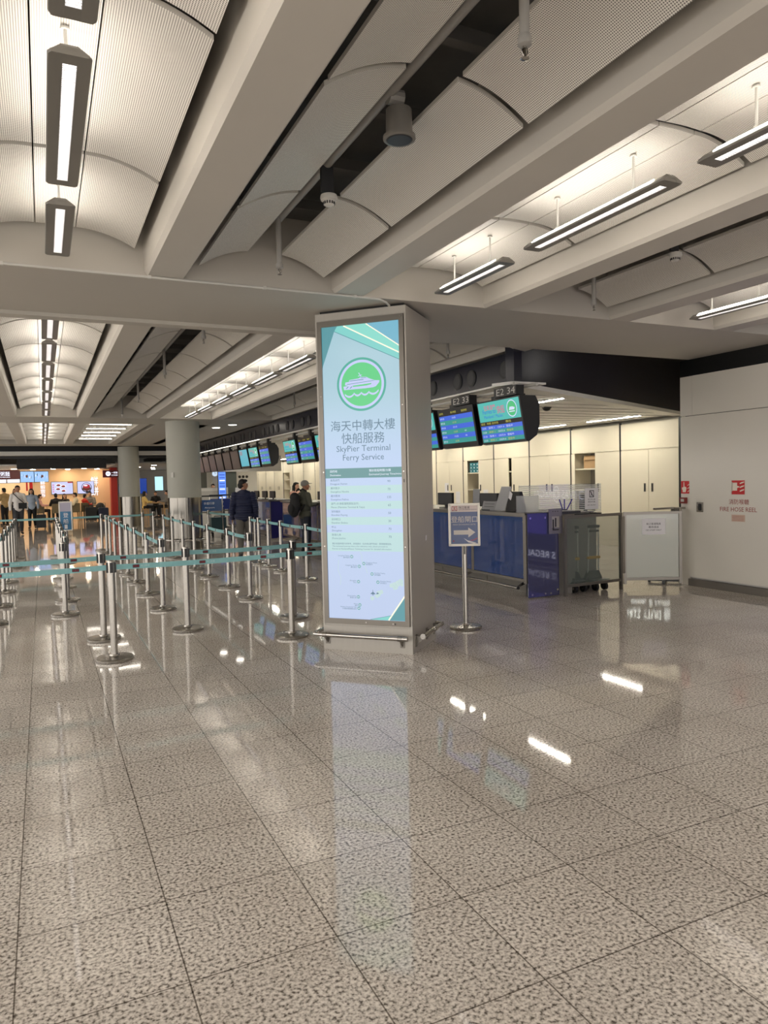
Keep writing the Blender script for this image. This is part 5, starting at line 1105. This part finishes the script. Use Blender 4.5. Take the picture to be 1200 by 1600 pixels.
    for s in (-1, 1):
        a, c_ = Vector(ank[s]), Vector(toe[s]); lowz = .03
        put('shoe', blob([('c', (a.x, a.y-.035, a.z-.035), (a.x, a.y+.03, a.z-.03), .040, .042), ('c', (a.x, a.y+.02, a.z-.035), (c_.x, c_.y+.01, c_.z+.008), .043, .034), ('c', (a.x, a.y-.04, a.z-.05), (c_.x, c_.y+.02, c_.z), .033, .031)], vox*.8, 3), shoe, t, S)
    if hair:
        hs = [('e', Hd(0, -.022, .048), (.085, .094, .086)), ('e', Hd(0, -.05, -.005), (.08, .07, .075))]
        if hair == 'short': hs += [('e', Hd(0, .035, .09), (.065, .05, .035)), ('e', Hd(0, -.06, -.04), (.066, .05, .045))]
        if hair == 'long': hs += [('c', Hd(s*.05, -.06, 0), Hd(s*.055, -.085, -.28), .055, .045) for s in (-1, 1)]+[('c', Hd(s*.075, -.01, .03), Hd(s*.085, -.02, -.16), .028, .03) for s in (-1, 1)]+[('e', Hd(0, .045, .09), (.06, .04, .03))]
        if hair == 'bun': hs += [('e', Hd(0, -.12, .05), (.045, .045, .045))]
        put('hair', blob(hs, vox*.8, 4), HAIR, t, S)
    if cap:
        v, f = blob([('e', Hd(0, -.018, .062), (.092, .102, .076)), ('e', Hd(0, .11, .055), (.07, .07, .010)), ('e', Hd(0, -.03, .03), (.09, .092, .05))], vox*.8, 3); put('cap', (v, f), cap, t, S)
    eb = MB()
    for s in (-1, 1): eb.ball(tuple(q*S for q in Hd(s*.031, .0835, .004)), .0085*S, EYE, 10, 7)
    eb.build('eyes', t, True)
    mb = MB(); mb.ball(tuple(q*S for q in Hd(0, .092, -.058)), (.02*S, .004*S, .005*S), LIP, 10, 7); mb.build('mouth', t, True)
    return t
NAVJ = noisy('navy_puffer', (11, 19, 50), (16, 26, 62), 12, .6, 0, (1, 1, 3)); GREYT = pr('grey_trousers', (98, 94, 88), .8); OLJ = noisy('olive_jacket', (62, 64, 54), (74, 74, 62), 8, .75); DKJ = noisy('dark_jeans', (30, 34, 44), (40, 44, 56), 20, .8); WSH = pr('white_shirt', (206, 202, 198), .7); DTR = pr('dark_grey_trousers', (54, 54, 58), .8); BLK = pr('black_cloth', (18, 18, 20), .75); LBLU = pr('pale_denim_shirt', (160, 172, 188), .75)
PNKC = pr('pink_cloth', (226, 170, 160), .75); CRM = pr('cream_cloth', (220, 206, 176), .75); REDC = pr('red_cloth', (206, 52, 36), .75); GRYC = pr('grey_cloth', (120, 116, 110), .75); YELC = pr('yellow_cloth', (226, 196, 120), .75); TANC = pr('tan_cloth', (186, 158, 110), .75); CAPG = pr('grey_cap', (128, 126, 120), .8); PEACH = pr('peach_blouse', (226, 178, 160), .75)
face = lambda dx, dy: math.atan2(-dx, dy)     # turn +y towards (dx, dy)
person('person in a navy puffer jacket and grey trousers, seen from behind at the belt lanes', 3.90, 15.34, face(.25, 1), 1.69, NAVJ, GREYT, SKIN2, headyaw=R(-62), vox=.0075, fat=1.12, puff=(.013, .052), stride=.10)
person('person in a grey cap and olive jacket wearing a black backpack at the desks', 5.42, 15.75, face(1, .15), 1.63, OLJ, DKJ, SKIN2, hair=None, cap=CAPG, vox=.0085, fat=1.12, arms='front')
t = thing('backpack', 'large black backpack on the back of the person in the grey cap', 'backpack', (5.19, 15.72, .9), None, face(1, .15), False)
put('bag_body', blob([('e', (0, -.02, .18), (.17, .11, .22)), ('e', (0, -.05, .05), (.16, .10, .14)), ('e', (0, -.02, .36), (.14, .10, .12))], .01, 3), BLK, t); put('front_pocket', blob([('e', (0, -.12, .1), (.13, .06, .13))], .01, 2), BLK, t)
b = MB()
for s in (-1, 1): b.tube([(s*.09, .09, .05), (s*.12, .16, .2), (s*.12, .23, .38), (s*.11, .22, .50), (s*.10, .13, .555), (s*.09, .07, .50)], .02, BLK, 8)
b.build('strap', t, True)
person('person in a white shirt with black crossbody bag, walking at far left', -.80, 28.4, face(.1, -1), 1.72, WSH, DTR, SKIN2, stride=.14, vox=.011)
t = thing('crossbody_bag', 'black crossbody bag of the person in the white shirt', 'bag', (-.74, 28.2, .85)); b = MB(); b.box(-.78, -.52, 28.16, 28.24, .92, 1.12, BLK); b.build('pouch', t); b = MB(); b.tube([(-.60, 28.24, 1.1), (-.78, 28.22, 1.28), (-.93, 28.3, 1.45), (-.95, 28.42, 1.47)], .014, BLK, 8); b.build('strap', t)
person('person with long dark hair, pale open shirt and black clothes, far left', -.42, 32.4, face(-.1, -1), 1.60, LBLU, BLK, SKIN, hair='long', stride=.12, vox=.011)
case(-.10, 31.6, .36, .24, .58, CASEK, 'black wheeled case pulled by the person with long dark hair')
person('person in a tan top with shoulder straps standing at the serving counter', -1.55, 36.2, face(-.6, .8), 1.66, TANC, BLK, SKIN, arms='front', hair='short')
person('person in black behind the one in the tan top, far left', -1.15, 37.2, face(-.3, -1), 1.62, BLK, BLK, SKIN, hair='long')
person('seated diner in pale pink at the table before the menu screens', -.15, 38.2, face(1, .0), 1.62, PNKC, BLK, SKIN, sit=True, arms='table')
person('seated diner all in black with crossed elbows at the same table', .55, 37.75, face(-.1, .9), 1.68, BLK, BLK, SKIN, sit=True, arms='table')
person('seated diner in dark clothes resting the chin on the hands', .95, 38.9, face(.1, -1), 1.62, BLK, DTR, SKIN, sit=True, arms='chin', hair='long')
person('seated diner in a cream jacket below the dish screen', 1.42, 38.0, face(-1, .0), 1.70, CRM, CRM, SKIN, sit=True, arms='table')
person('seated diner in a bright red top below the noodle bowl screen', 1.85, 38.5, face(.9, .5), 1.52, REDC, BLK, SKIN, sit=True, arms='table')
person('seated diner in grey facing the camera behind the dark table', 2.15, 39.35, face(-.2, -1), 1.74, GRYC, BLK, SKIN, sit=True, arms='table')
person('seated diner in pale yellow, left end of the table between the columns', 4.62, 38.15, face(1, .1), 1.66, YELC, BLK, SKIN, sit=True, arms='table', hair='long')
person('seated diner in grey, right end of the table between the columns', 5.75, 38.15, face(-1, .1), 1.68, GRYC, BLK, SKIN, sit=True, arms='table')
person('seated diner with dark hair behind the table between the columns', 5.3, 39.1, face(-.1, -1), 1.6, BLK, BLK, SKIN, sit=True, arms='table')
person('clerk with long dark hair and a peach blouse sitting behind the farther desks', 6.95, 21.0, face(.5, -.9), 1.66, PEACH, BLK, SKIN, sit=True, arms='table', hair='long', vox=.010, seat_h=.72)
stool(6.95, 21.0, 'grey office stool under the clerk in peach', False, DARKG)
o = bpy.data.objects.get('dining_chair.009')
if o: o['category'] = 'stool'; o.name = 'office_stool'; o.scale = (1, 1, 1.56); o['group'] = 'office stools behind the desks'
person('clerk in black at the white wall, far behind the blue upright display', 6.55, 30.9, face(-.2, -1), 1.62, BLK, BLK, SKIN, hair='short')
